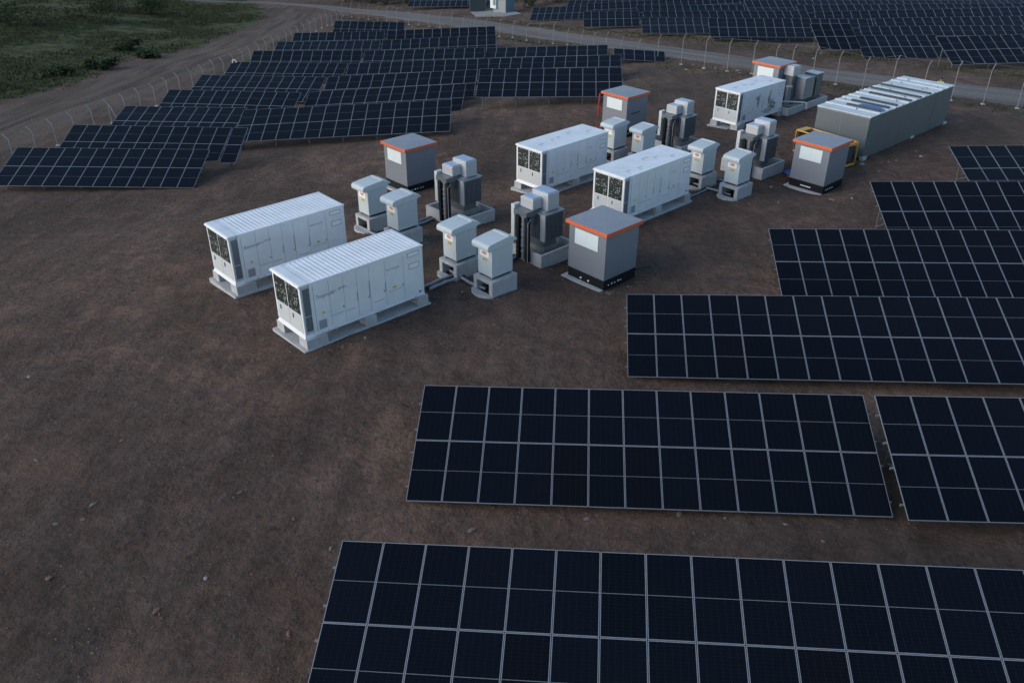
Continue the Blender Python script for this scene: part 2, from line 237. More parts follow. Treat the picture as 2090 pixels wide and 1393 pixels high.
def leaf_mat(name, a, b):
    m = bpy.data.materials.new(name); m.use_nodes = True; n = m.node_tree; L = n.links; p = n.nodes['Principled BSDF']
    g = n.nodes.new('ShaderNodeNewGeometry'); r = n.nodes.new('ShaderNodeValToRGB')
    r.color_ramp.elements[0].color = (*a, 1); r.color_ramp.elements[1].color = (*b, 1)
    L.new(g.outputs['Random Per Island'], r.inputs[0]); L.new(r.outputs[0], p.inputs['Base Color']); p.inputs['Roughness'].default_value = .8
    p.inputs['Specular IOR Level'].default_value = .2
    return m
LEAF = leaf_mat('shrub_leaves', (.018, .032, .014), (.050, .072, .030))
GRASSM = leaf_mat('grass_blades', (.022, .036, .012), (.105, .102, .046))
TRUNK = mat('bark', (.06, .045, .035), .9, nz=.3)

def ground_mat():
    m = bpy.data.materials.new('earth'); m.use_nodes = True; n = m.node_tree; L = n.links; p = n.nodes['Principled BSDF']
    tc = n.nodes.new('ShaderNodeTexCoord'); P = tc.outputs['Object']
    def noi(sc, det=8, rough=.62, src=None, dist=0.):
        t = n.nodes.new('ShaderNodeTexNoise'); t.inputs['Scale'].default_value = sc; t.inputs['Detail'].default_value = det; t.inputs['Roughness'].default_value = rough; t.inputs['Distortion'].default_value = dist
        L.new(src or P, t.inputs['Vector']); return t.outputs['Fac']
    def ramp(src, *st):
        r = n.nodes.new('ShaderNodeValToRGB'); e = r.color_ramp.elements
        while len(e) < len(st): e.new(.5)
        for k, (pos, col) in zip(e, st): k.position = pos; k.color = (*col, 1) if isinstance(col, tuple) else (col, col, col, 1)
        L.new(src, r.inputs[0]); return r.outputs[0]
    def mix(f, a, b, mode='MIX'):
        k = n.nodes.new('ShaderNodeMix'); k.data_type = 'RGBA'; k.blend_type = mode
        for nm, v in (('Factor', f), ('A', a), ('B', b)):
            if isinstance(v, (int, float)): k.inputs[nm].default_value = v
            elif isinstance(v, tuple): k.inputs[nm].default_value = (*v, 1)
            else: L.new(v, k.inputs[nm])
        return k.outputs['Result']
    def attr(nm):
        a = n.nodes.new('ShaderNodeAttribute'); a.attribute_name = nm; return a.outputs['Fac']
    big = noi(.09, 5, .6, dist=.6); midn = noi(.55, 7, .65, dist=.3); fine = noi(5.5, 6, .7); grit = noi(26, 3, .7)
    mid2 = noi(1.6, 6, .68, dist=.4); lump = noi(3.2, 4, .6)
    base = ramp(big, (.38, (.088, .058, .044)), (.5, (.138, .086, .064)), (.60, (.190, .116, .086)))
    base = mix(ramp(midn, (.36, 0.), (.62, .85)), base, (.090, .066, .053))
    base = mix(ramp(midn, (.58, 0.), (.74, .8)), base, (.188, .116, .087))
    base = mix(.9, base, ramp(mid2, (.30, .68), (.5, 1.02), (.70, 1.34)), 'MULTIPLY')
    mp2 = n.nodes.new('ShaderNodeMapping'); mp2.inputs['Scale'].default_value = (1.0, .16, 1); mp2.inputs['Rotation'].default_value = (0, 0, R(62)); L.new(P, mp2.inputs['Vector'])
    base = mix(.55, base, ramp(noi(.85, 5, .6, mp2.outputs[0], .6), (.34, .70), (.5, 1.0), (.66, 1.34)), 'MULTIPLY')
    base = mix(.75, base, ramp(fine, (.28, .70), (.5, 1.0), (.74, 1.30)), 'MULTIPLY')
    base = mix(.75, base, ramp(grit, (.3, .72), (.5, 1.0), (.70, 1.36)), 'MULTIPLY')
    # wheel-worn track beside the left fence, streaked along its length
    mp = n.nodes.new('ShaderNodeMapping'); mp.inputs['Scale'].default_value = (1.0, .10, 1); mp.inputs['Rotation'].default_value = (0, 0, R(-3)); L.new(P, mp.inputs['Vector'])
    streak = noi(.55, 6, .6, mp.outputs[0], .8)
    trk = mix(ramp(streak, (.36, 0.), (.62, 1.)), (.088, .063, .050), (.165, .122, .098))
    trk = mix(.8, trk, ramp(fine, (.28, .62), (.5, 1.0), (.74, 1.35)), 'MULTIPLY')
    base = mix(attr('track'), base, trk)
    # weeds and short growth
    gn = noi(.42, 7, .7, dist=.5)
    veg = mix(ramp(gn, (.35, 0.), (.62, 1.)), (.024, .036, .013), (.118, .116, .055))
    veg = mix(.8, veg, ramp(fine, (.28, .5), (.5, 1.), (.74, 1.4)), 'MULTIPLY')
    vm = n.nodes.new('ShaderNodeMath'); vm.operation = 'MULTIPLY_ADD'; vm.inputs[1].default_value = 1.3; L.new(attr('veg'), vm.inputs[0])
    sb = n.nodes.new('ShaderNodeMath'); sb.operation = 'MULTIPLY_ADD'; sb.inputs[1].default_value = 1.2; sb.inputs[2].default_value = -.75; L.new(midn, sb.inputs[0]); L.new(sb.outputs[0], vm.inputs[2])
    base = mix(ramp(vm.outputs[0], (.35, 0.), (.6, 1.)), base, veg)
    L.new(base, p.inputs['Base Color']); p.inputs['Roughness'].default_value = .95; p.inputs['Specular IOR Level'].default_value = .15
    hs = n.nodes.new('ShaderNodeMath'); hs.operation = 'MULTIPLY_ADD'; hs.inputs[1].default_value = .35; L.new(grit, hs.inputs[0]); L.new(fine, hs.inputs[2])
    h2 = n.nodes.new('ShaderNodeMath'); h2.operation = 'MULTIPLY_ADD'; h2.inputs[1].default_value = 1.6; L.new(midn, h2.inputs[0]); L.new(hs.outputs[0], h2.inputs[2])
    bp = n.nodes.new('ShaderNodeBump'); h3 = n.nodes.new('ShaderNodeMath'); h3.operation = 'MULTIPLY_ADD'; h3.inputs[1].default_value = 1.5; L.new(lump, h3.inputs[0]); L.new(h2.outputs[0], h3.inputs[2])
    bp.inputs['Strength'].default_value = 1.0; bp.inputs['Distance'].default_value = .16; L.new(h3.outputs[0], bp.inputs['Height']); L.new(bp.outputs[0], p.inputs['Normal'])
    return m
EARTH = ground_mat()
def road_mat():
    m = bpy.data.materials.new('gravel_road'); m.use_nodes = True; n = m.node_tree; L = n.links; p = n.nodes['Principled BSDF']
    uv = n.nodes.new('ShaderNodeUVMap'); mp = n.nodes.new('ShaderNodeMapping'); mp.inputs['Scale'].default_value = (.05, 5., 1); L.new(uv.outputs[0], mp.inputs['Vector'])
    t = n.nodes.new('ShaderNodeTexNoise'); t.inputs['Scale'].default_value = 1.; t.inputs['Detail'].default_value = 5; t.inputs['Distortion'].default_value = .3; L.new(mp.outputs[0], t.inputs['Vector'])
    r = n.nodes.new('ShaderNodeValToRGB'); e = r.color_ramp.elements; e[0].position = .3; e[0].color = (.088, .070, .059, 1); e[1].position = .7; e[1].color = (.172, .148, .132, 1)
    L.new(t.outputs['Fac'], r.inputs[0])
    tc = n.nodes.new('ShaderNodeTexCoord'); g = n.nodes.new('ShaderNodeTexNoise'); g.inputs['Scale'].default_value = 4; g.inputs['Detail'].default_value = 8; g.inputs['Roughness'].default_value = .7; L.new(tc.outputs['Object'], g.inputs['Vector'])
    r2 = n.nodes.new('ShaderNodeValToRGB'); r2.color_ramp.elements[0].position = .3; r2.color_ramp.elements[0].color = (.65, .65, .65, 1); r2.color_ramp.elements[1].position = .7; r2.color_ramp.elements[1].color = (1.2, 1.2, 1.2, 1); L.new(g.outputs['Fac'], r2.inputs[0])
    k = n.nodes.new('ShaderNodeMix'); k.data_type = 'RGBA'; k.blend_type = 'MULTIPLY'; k.inputs['Factor'].default_value = .8; L.new(r.outputs[0], k.inputs['A']); L.new(r2.outputs[0], k.inputs['B'])
    L.new(k.outputs['Result'], p.inputs['Base Color']); p.inputs['Roughness'].default_value = .95
    bp = n.nodes.new('ShaderNodeBump'); bp.inputs['Strength'].default_value = .5; bp.inputs['Distance'].default_value = .05; L.new(g.outputs['Fac'], bp.inputs['Height']); L.new(bp.outputs[0], p.inputs['Normal'])
    return m
ROADM = road_mat()

# ------------------------------------------------------------------ mesh helpers
class MB:
    def __init__(s): s.v = []; s.f = []; s.m = []; s.mats = []; s.uv = {}
    def mi(s, m):
        if m not in s.mats: s.mats.append(m)
        return s.mats.index(m)
    def poly(s, pts, faces, m):
        b = len(s.v); s.v += [tuple(p) for p in pts]; k = s.mi(m)
        for f in faces: s.f.append(tuple(b + i for i in f)); s.m.append(k)
        return s
    def box(s, x0, x1, y0, y1, z0, z1, m):
        return s.poly([(x0,y0,z0),(x1,y0,z0),(x1,y1,z0),(x0,y1,z0),(x0,y0,z1),(x1,y0,z1),(x1,y1,z1),(x0,y1,z1)],
                      [(0,3,2,1),(4,5,6,7),(0,1,5,4),(1,2,6,5),(2,3,7,6),(3,0,4,7)], m)
    def frus(s, x0, x1, y0, y1, z0, z1, d, m):      # box flaring outward by d at the bottom
        return s.poly([(x0-d,y0-d,z0),(x1+d,y0-d,z0),(x1+d,y1+d,z0),(x0-d,y1+d,z0),(x0,y0,z1),(x1,y0,z1),(x1,y1,z1),(x0,y1,z1)],
                      [(0,3,2,1),(4,5,6,7),(0,1,5,4),(1,2,6,5),(2,3,7,6),(3,0,4,7)], m)
    def prism_y(s, prof, y0, y1, m):                # (x,z) outline extruded along y
        n = len(prof); pts = [(x, y0, z) for x, z in prof] + [(x, y1, z) for x, z in prof]
        return s.poly(pts, [tuple(range(n)), tuple(range(2*n-1, n-1, -1))] + [(i, n+i, n+(i+1) % n, (i+1) % n) for i in range(n)], m)
    def prism_z(s, prof, z0, z1, m):
        n = len(prof); pts = [(x, y, z0) for x, y in prof] + [(x, y, z1) for x, y in prof]
        return s.poly(pts, [tuple(range(n-1, -1, -1)), tuple(range(n, 2*n))] + [(i, (i+1) % n, n+(i+1) % n, n+i) for i in range(n)], m)
    def tube(s, pts, r, m, seg=8, cap=True):
        pts = [Vector(p) for p in pts]; rings = []; b = len(s.v); k = s.mi(m); n = len(pts)
        rr = r if isinstance(r, (list, tuple)) else [r] * n
        for i, p in enumerate(pts):
            t = (pts[min(i+1, n-1)] - pts[max(i-1, 0)]).normalized()
            a = t.cross(Vector((0, 0, 1)) if abs(t.z) < .9 else Vector((1, 0, 0))).normalized(); c = t.cross(a)
            s.v += [tuple(p + (a * math.cos(q) + c * math.sin(q)) * rr[i]) for q in (2*math.pi*j/seg for j in range(seg))]
        for i in range(n-1):
            for j in range(seg):
                s.f.append((b+i*seg+j, b+(i+1)*seg+j, b+(i+1)*seg+(j+1) % seg, b+i*seg+(j+1) % seg)); s.m.append(k)
        if cap:
            s.f.append(tuple(b+j for j in range(seg))); s.m.append(k)
            s.f.append(tuple(b+(n-1)*seg+j for j in range(seg-1, -1, -1))); s.m.append(k)
        return s
    def mesh(s, name):
        me = bpy.data.meshes.new(name); me.from_pydata(s.v, [], s.f)
        for m in s.mats: me.materials.append(m)
        me.polygons.foreach_set('material_index', s.m); me.update(); return me
    def build(s, name, parent=None, loc=None, bevel=0., smooth=False):
        me = s.mesh(name)
        if smooth: me.polygons.foreach_set('use_smooth', [True] * len(me.polygons))
        o = bpy.data.objects.new(name, me); C.objects.link(o)
        if parent: o.parent = parent
        if loc: o.location = loc
        if bevel:
            b = o.modifiers.new('bevel', 'BEVEL'); b.width = bevel; b.segments = 2; b.limit_method = 'ANGLE'; b.angle_limit = R(40)
        return o
def tag(o, label, cat, group=None):
    o['label'] = label; o['category'] = cat
    if group: o['group'] = group
    return o
def empty(name, loc, rz=0.):
    o = bpy.data.objects.new(name, None); C.objects.link(o); o.location = loc; o.rotation_euler = (0, 0, rz); o.empty_display_size = .2; return o
def part(name, me, parent, loc=(0, 0, 0)):
    o = bpy.data.objects.new(name, me); C.objects.link(o); o.parent = parent; o.location = loc; return o
def text(body, size, parent, loc, rot, m=None, sx=1., name='lettering'):
    cu = bpy.data.curves.new(name, 'FONT'); cu.body = body; cu.size = size; cu.extrude = .0015; cu.resolution_u = 2
    o = bpy.data.objects.new(name, cu); C.objects.link(o); o.parent = parent; o.location = loc; o.rotation_euler = rot; o.scale = (sx, 1, 1)
    cu.materials.append(m or INK)
    me = bpy.data.meshes.new_from_object(o.evaluated_get(bpy.context.evaluated_depsgraph_get()))
    q = bpy.data.objects.new(name, me); C.objects.link(q); q.parent = parent; q.location = loc; q.rotation_euler = rot; q.scale = (sx, 1, 1)
    bpy.data.objects.remove(o); return q
SIDE = (R(90), 0, 0)             # writing on a y=0 face, read from outside
FRONT = (R(90), 0, R(-90))       # writing on an x=0 face
# ------------------------------------------------------------------ ground
def axis(lo, hi, step, far, n):
    a = list(np.arange(lo, hi + 1e-6, step)); g = np.geomspace(step, far, n)
    return np.array([lo - d for d in np.cumsum(g)[::-1]] + a + [hi + d for d in np.cumsum(g)])
def sdist(px, py, pg):           # signed distance to a polygon, positive inside
    d = np.full(px.shape, 1e9); ins = np.zeros(px.shape, bool); n = len(pg)
    for i in range(n):
        x0, y0 = pg[i]; x1, y1 = pg[(i+1) % n]; dx, dy = x1-x0, y1-y0
        t = np.clip(((px-x0)*dx + (py-y0)*dy) / (dx*dx+dy*dy), 0, 1)
        d = np.minimum(d, np.hypot(px-x0-t*dx, py-y0-t*dy))
        c = ((y0 > py) != (y1 > py)) & (px < (x1-x0)*(py-y0)/(y1-y0+1e-12)+x0); ins ^= c
    return np.where(ins, d, -d)
gx = axis(-75, 75, .75, 60, 14); gy = axis(4, 205, .75, 60, 14)
X, Y = np.meshgrid(gx, gy); Z = HT(X, Y)
rough = np.array([noise.noise((x*.35, y*.35, 3.)) * .05 + noise.noise((x*1.1, y*1.1, 9.)) * .03 for x, y in zip(X.ravel(), Y.ravel())]).reshape(X.shape)
Z2 = Z + rough
nx, ny = len(gx), len(gy)
verts = np.stack([X, Y, Z2], -1).reshape(-1, 3)
idx = np.arange(nx*ny).reshape(ny, nx)
faces = np.stack([idx[:-1, :-1], idx[:-1, 1:], idx[1:, 1:], idx[1:, :-1]], -1).reshape(-1, 4)
me = bpy.data.meshes.new('ground'); me.from_pydata(verts.tolist(), [], faces.tolist()); me.materials.append(EARTH)
me.polygons.foreach_set('use_smooth', [True] * len(me.polygons))
far_veg = [(-400, 40), (-62, 62), (-52, 82)] + [p for p in GRASS[1:14]] + [(-60, 200), (-400, 400)]
wob = np.array([noise.noise((x*.12, y*.12, 1.)) * 3. for x, y in zip(X.ravel(), Y.ravel())]).reshape(X.shape)
veg = np.clip((sdist(X, Y, far_veg) + wob) / 4. + .4, 0, 1)
beyond = np.clip((Y + 1.45*X - 205 + wob) / 6., 0, 1)              # weeds between the far rows
veg = np.maximum(veg, beyond * .62)
verge = np.exp(-((X - np.interp(Y, [p[1] for p in FENCE_ROAD][::-1], [p[0] for p in FENCE_ROAD][::-1]) + .3) / 1.6)**2) * (Y > 66) * (Y < 170)
veg = np.maximum(veg, verge * .55)
under = [(-40, 75), (-40, 160), (-27, 160), (0, 112), (-8, 75)]
veg = np.maximum(veg, .42 * np.clip(sdist(X, Y, under) / 4., 0, 1))
trk = np.clip((sdist(X, Y, [(-52, 20), (-54, 60), (-50, 90), (-49, 120), (-46, 150), (-46, 182), (-34, 172), (-35, 120), (-38.5, 85), (-40, 60), (-41, 20)]) + wob * .5) / 3. + .3, 0, 1)
for nm, a in (('veg', veg), ('track', trk)):
    at = me.attributes.new(nm, 'FLOAT', 'POINT'); at.data.foreach_set('value', a.ravel().astype(np.float32))
ground = bpy.data.objects.new('ground', me); C.objects.link(ground); ground['kind'] = 'structure'

def resample(pl, n):
    pl = np.array(pl); s = np.r_[0, np.cumsum(np.hypot(*np.diff(pl, axis=0).T))]; t = np.linspace(0, s[-1], n)
    return np.stack([np.interp(t, s, pl[:, 0]), np.interp(t, s, pl[:, 1])], 1), t
def smooth(a, k=9):
    p = np.pad(a, ((k//2, k//2), (0, 0)), 'edge'); return np.stack([np.convolve(p[:, i], np.ones(k)/k, 'valid') for i in (0, 1)], 1)
A_, ta = resample(ROAD_FAR, 260); B_, tb = resample(ROAD_NEAR, 260); A_, B_ = smooth(A_, 15), smooth(B_, 15)
rv, rf, ruv = [], [], []; W_ = 8
for i in range(260):
    for j in range(W_ + 1):
        q = A_[i] * (1 - j / W_) + B_[i] * j / W_
        if j in (0, W_): q = q + np.array([noise.noise((q[0]*.5, q[1]*.5, 5.)), noise.noise((q[0]*.5, q[1]*.5, 8.))]) * .5
        rv.append((q[0], q[1], H1(q[0], q[1]) + (.075 if 0 < j < W_ else -.03))); ruv.append((ta[i], j / W_))
for i in range(259):
    for j in range(W_):
        a = i*(W_+1)+j; rf.append((a, a+W_+1, a+W_+2, a+1))
me = bpy.data.meshes.new('road'); me.from_pydata(rv, [], rf); me.materials.append(ROADM)
ul = me.uv_layers.new(name='UVMap')
for lp in me.loops: ul.data[lp.index].uv = ruv[lp.vertex_index]
me.polygons.foreach_set('use_smooth', [True] * len(me.polygons))
road = bpy.data.objects.new('road', me); C.objects.link(road); road['kind'] = 'structure'

# ------------------------------------------------------------------ solar tables
PW, PL_ = 1.154, 4.587 / 2          # pitch of the modules across and down the table
mw, ml, th = 1.136, PL_ - .016, .035
pm = MB(); fw_ = .020
hx, hy = mw / 2, ml / 2
pm.box(-hx, hx, -hy, -hy + fw_, -th, 0, FRAME).box(-hx, hx, hy - fw_, hy, -th, 0, FRAME)
pm.box(-hx, -hx + fw_, -hy + fw_, hy - fw_, -th, 0, FRAME).box(hx - fw_, hx, -hy + fw_, hy - fw_, -th, 0, FRAME)
gi = len(pm.f)
pm.poly([(-hx+fw_, -hy+fw_, -.003), (hx-fw_, -hy+fw_, -.003), (hx-fw_, hy-fw_, -.003), (-hx+fw_, hy-fw_, -.003)], [(0, 1, 2, 3)], CELL)
pm.poly([(-hx+fw_, -hy+fw_, -.012), (hx-fw_, -hy+fw_, -.012), (hx-fw_, hy-fw_, -.012), (-hx+fw_, hy-fw_, -.012)], [(3, 2, 1, 0)], WHT)
PANEL = pm.mesh('solar_panel')
u_ = PANEL.uv_layers.new(name='UVMap')
for li, uvq in zip(PANEL.polygons[gi].loop_indices, ((0, 0), (1, 0), (1, 1), (0, 1))): u_.data[li].uv = uvq
RAIL_CACHE = {}
def rail_mesh(n):
    if n not in RAIL_CACHE: RAIL_CACHE[n] = MB().box(-.09, n * PW + .07, -.03, .03, -.13, -.04, RACK).mesh('rail')
    return RAIL_CACHE[n]
LEG = MB().box(-.05, .05, -.035, .035, 0, 1, RACK).mesh('leg')
ntab = 0
def solar_table(q, n, label, rows=2, group=None, full=True, u0=0):
    x, y, z, yaw, t, ro = q; z += CAM_Z
    e1 = Vector((math.cos(yaw)*math.cos(ro), math.sin(yaw)*math.cos(ro), math.sin(ro)))
    nn = Vector((-math.sin(yaw), math.cos(yaw), 0)); upv = e1.cross(nn); e2 = -(nn * math.cos(t) + upv * math.sin(t)); nrm = e1.cross(-e2)
    P0 = Vector((x, y, z)) + e1 * (u0 * PW)
    mid = P0 + e1 * (n * PW / 2) + e2 * (rows * PL_ * .55)
    base = Vector((mid.x, mid.y, H1(mid.x, mid.y)))
    root = tag(empty('solar_table', base), label, 'solar array', group)
    B = Matrix((e1, -e2, nrm)).transposed().to_4x4()
    for r in range(rows):
        for i in range(n):
            p = P0 + e1 * ((i + .5) * PW) + e2 * ((r + .5) * PL_) + nrm * random.uniform(-.004, .004)
            o = bpy.data.objects.new('solar_panel', PANEL); C.objects.link(o); o.parent = root
            m = B.copy(); m.translation = p - base; o.matrix_basis = m
    Ltot = rows * PL_
    for v in ((.17, .40, .60, .88) if full else (.25, .8)):
        o = bpy.data.objects.new('rail', rail_mesh(n)); C.objects.link(o); o.parent = root
        m = B.copy(); m.translation = P0 + e2 * (v * Ltot) - base; o.matrix_basis = m
    k = max(2, round(n / (2.6 if full else 4)) + 1)
    for j in range(k):
        u = .45 + (n - .9) * j / (k - 1)
        for v in (.24, .80):
            p = P0 + e1 * (u * PW) + e2 * (v * Ltot) - nrm * .1
            g = H1(p.x, p.y) - .12; h = p.z - g
            if h < .1: continue
            o = bpy.data.objects.new('leg', LEG); C.objects.link(o); o.parent = root
            o.location = Vector((p.x, p.y, g)) - base; o.rotation_euler = (0, 0, yaw); o.scale = (1, 1, h)
            if v == .24 and full and n > 1:
                a = Vector((p.x, p.y, g + .25)) - base; b = P0 + e1 * (u * PW) + e2 * (.62 * Ltot) - nrm * .12 - base
                MB().tube([a, b], .03, RACK, 6).build('brace', root)
    return root
RG = 'solar tables right of the yard'; LG = 'solar tables left of the yard'; FG = 'solar tables in the field beyond the road'
TABLES = [
 ('T1', 18, 'nearest solar table, cut off by the bottom edge of the photo', RG, 1),
 ('T2', 13, 'long solar table left of the narrow gap, second row up from the bottom', RG, 1),
 ('T2b', 9, 'solar table right of the narrow gap, cut by the right edge in the second row', RG, 1),
 ('T3', 17, 'wide solar table in the third row up, nearest the front orange-trimmed kiosk', RG, 1),
 ('T4', 15, 'solar table of the fourth row up on the right, behind the widest third-row table', RG, 1),
 ('T5', 12, 'solar table of the fifth row up on the right, below the shortest one', RG, 1),
 ('T6', 10, 'last and smallest-looking solar table on the right, near the long grey container', RG, 1),
 ('L1', 12, 'front-most solar table of the left block, cut by the left edge', LG, 1),
 ('L2', 11, 'second-row solar table of the left block, its left part behind the front-most one', LG, 1),
 ('L2s', 1, 'lone single column of two panels closing the second row of the left block', LG, 1),
 ('L3a', 10, 'third-row solar table at the left fence, two rows behind the front-most left table', LG, 1),
 ('L3b', 15, 'long sloping solar table behind the orange-trimmed kiosk next to the ribbed white containers', LG, 1),
 ('L4a', 11, 'fourth-row left solar table, ending at the gap showing bare earth', LG, 1),
 ('L4b', 13, 'fourth-row solar table just right of the gap showing bare earth', LG, 1),
 ('L5a', 12, 'fifth-row left solar table beside the fence', LG, 1),
 ('L5b', 13, 'middle solar table of the fifth left row, between two joints', LG, 1),
 ('L5c', 11, 'solar table whose right end meets the kiosk with the red hose', LG, 1),
 ('L6a', 12, 'sixth-row left solar table with a pale ring at its fence-side corner', LG, 1),
 ('L6b', 13, 'middle solar table of the sixth left row', LG, 1),
 ('L6c', 12, 'right solar table of the sixth left row, above the one meeting the red-hosed kiosk', LG, 1),
 ('L7a', 11, 'seventh-row left solar table beside the fence', LG, 1),
 ('L7b', 12, 'middle solar table of the seventh left row', LG, 1),
 ('L7c', 12, 'right solar table of the seventh left row, next to a small low table', LG, 1),
 ('L8a', 12, 'eighth-row left solar table beside the fence', LG, 1),
 ('L8b', 12, 'right solar table of the eighth left row', LG, 1),
 ('L9a', 11, 'ninth-row left solar table beside the fence', LG, 1),
 ('L9b', 12, 'right solar table of the ninth left row, nearest the gravel road bend', LG, 1),
 ('L10', 9, 'short solar table at the very back of the left block', LG, 1),
 ('F1', 7, 'short far solar table just right of the far grey cabin, front row beyond the road', FG, 0),
 ('F2', 15, 'long far solar table reaching left towards the far grey cabin', FG, 0),
 ('G1', 8, 'far roadside solar table of eight columns, third along the far field edge', FG, 0),
 ('G2', 12, 'far roadside solar table of twelve columns above the rearmost kiosk', FG, 0),
 ('G3', 4, 'far roadside solar table four columns wide, between two longer stepped ones', FG, 0),
 ('G4', 8, 'far roadside solar table above the long grey container', FG, 0),
 ('G5', 11, 'far roadside solar table at the right edge of the photo', FG, 0),
 ('R1', 20, 'second far row, solar table behind the one above the long grey container', FG, 0),
 ('R2', 17, 'third far row, its left solar table', FG, 0),
 ('R2r', 19, 'third far row, its right solar table', FG, 0),
 ('R3', 20, 'fourth far row, its left solar table', FG, 0),
 ('R3r', 27, 'fourth far row, its right solar table', FG, 0),
 ('R4', 20, 'fifth far row, its left solar table', FG, 0),
 ('R4r', 31, 'fifth far row, its right solar table', FG, 0),
 ('F3', 24, 'far solar table behind the long one near the far cabin, at the top edge', FG, 0),
 ('R5r', 36, 'solar table of the sixth far row, near the top edge on the right', FG, 0),
 ('F4', 14, 'dark far solar table left of the far grey cabin, at the top edge', FG, 0),
]
for nm, n, lab, grp, full in TABLES:
    solar_table(TQ[nm], n, lab, 2, grp, bool(full))
# rows deeper in the far field and a low single-row table by the road
for x_, y_, n_, lab in ((12, 147, 24, 'seventh far row, its left solar table'), (40.3, 145, 34, 'seventh far row, its right solar table'), (26, 157, 24, 'rearmost far row, its left solar table'), (54.5, 155, 30, 'rearmost far row, its right solar table')):
    za, zb = H1(x_, y_ - 4), H1(x_ + n_ * PW, y_ - 4 - n_ * PW * .06)
    ro_ = math.asin(max(-.06, min(.06, (zb - za) / (n_ * PW))))
    solar_table((x_, y_, za + .75 + 4.587 * math.sin(R(18.7)) - CAM_Z, R(-3.5), R(18.7), ro_), n_, lab, 2, FG, False)
SMALLQ = (11.414, 99.87, -20.457, -.064, .302, -.046)
solar_table(SMALLQ, 5, 'small low solar table one panel deep beside the gravel road', 1, LG, False)

# ------------------------------------------------------------------ fences: bent galvanised posts with strands of wire
def fence(name, label, pts, out, hts, strands, pr):
    b0 = Vector((pts[0][0], pts[0][1], H1(*pts[0][:2])))
    root = tag(empty(name, b0), label, 'fence')
    tips = []
    for (x, y), h, ov in zip(pts, hts, out):
        g = H1(x, y); a = Vector((x, y, g - .2)) - b0; hk = h - .42
        lean = Vector((random.uniform(-.05, .05), random.uniform(-.05, .05), 0))
        k = Vector((x, y, g + hk)) - b0 + lean; tp = k + Vector((ov[0] * .38, ov[1] * .38, .42))
        mb = MB().tube([a, a + (k - a) * .5, k - Vector((0, 0, .06)), k + (tp - k) * .18, tp], pr, POST, 7)
        mb.poly([(p + Vector((x, y, g)) - b0)[:] for p in (Vector((-.16, -.16, .03)), Vector((.16, -.16, .03)), Vector((.16, .16, .03)), Vector((-.16, .16, .03)), Vector((-.12, -.12, .10)), Vector((.12, -.12, .10)), Vector((.12, .12, .10)), Vector((-.12, .12, .10)))],
                [(4, 5, 6, 7), (0, 1, 5, 4), (1, 2, 6, 5), (2, 3, 7, 6), (3, 0, 4, 7)], CONC)
        mb.build('post', root); tips.append((a, k, tp))
    for f, r_ in strands:
        L_ = []
        for i in range(len(tips) - 1):
            (a, k, t), (a2, k2, t2) = tips[i], tips[i+1]
            pt = lambda A, K, T: (A + (K - A) * f) if f <= 1 else (K + (T - K) * (f - 1))
            p, q = pt(a, k, t), pt(a2, k2, t2)
            for s in range(4):
                u = s / 4; L_.append(p.lerp(q, u) - Vector((0, 0, .10 * 4 * u * (1 - u) * random.uniform(.3, 1.2))))
        L_.append(q); MB().tube(L_, r_, POST, 4).build('wire', root)
    return root
fl = [(x + .38, y) for x, y in FENCE_TRACK]
fence('wire_fence', 'long fence of bent metal posts along the dirt track left of the solar tables', fl, [(-1, .1)] * len(fl), [2.25] * len(fl), [(2., .003)], .037)
fr = [(x, y) for x, y, h in FENCE_ROAD]
fence('wire_fence', 'fence of bent metal posts along the near edge of the gravel road', fr, [(.75, .6)] * len(fr), [h if h < 2.9 else min(h, 3.2) for x, y, h in FENCE_ROAD], [(2., .006), (1., .003)], .028)
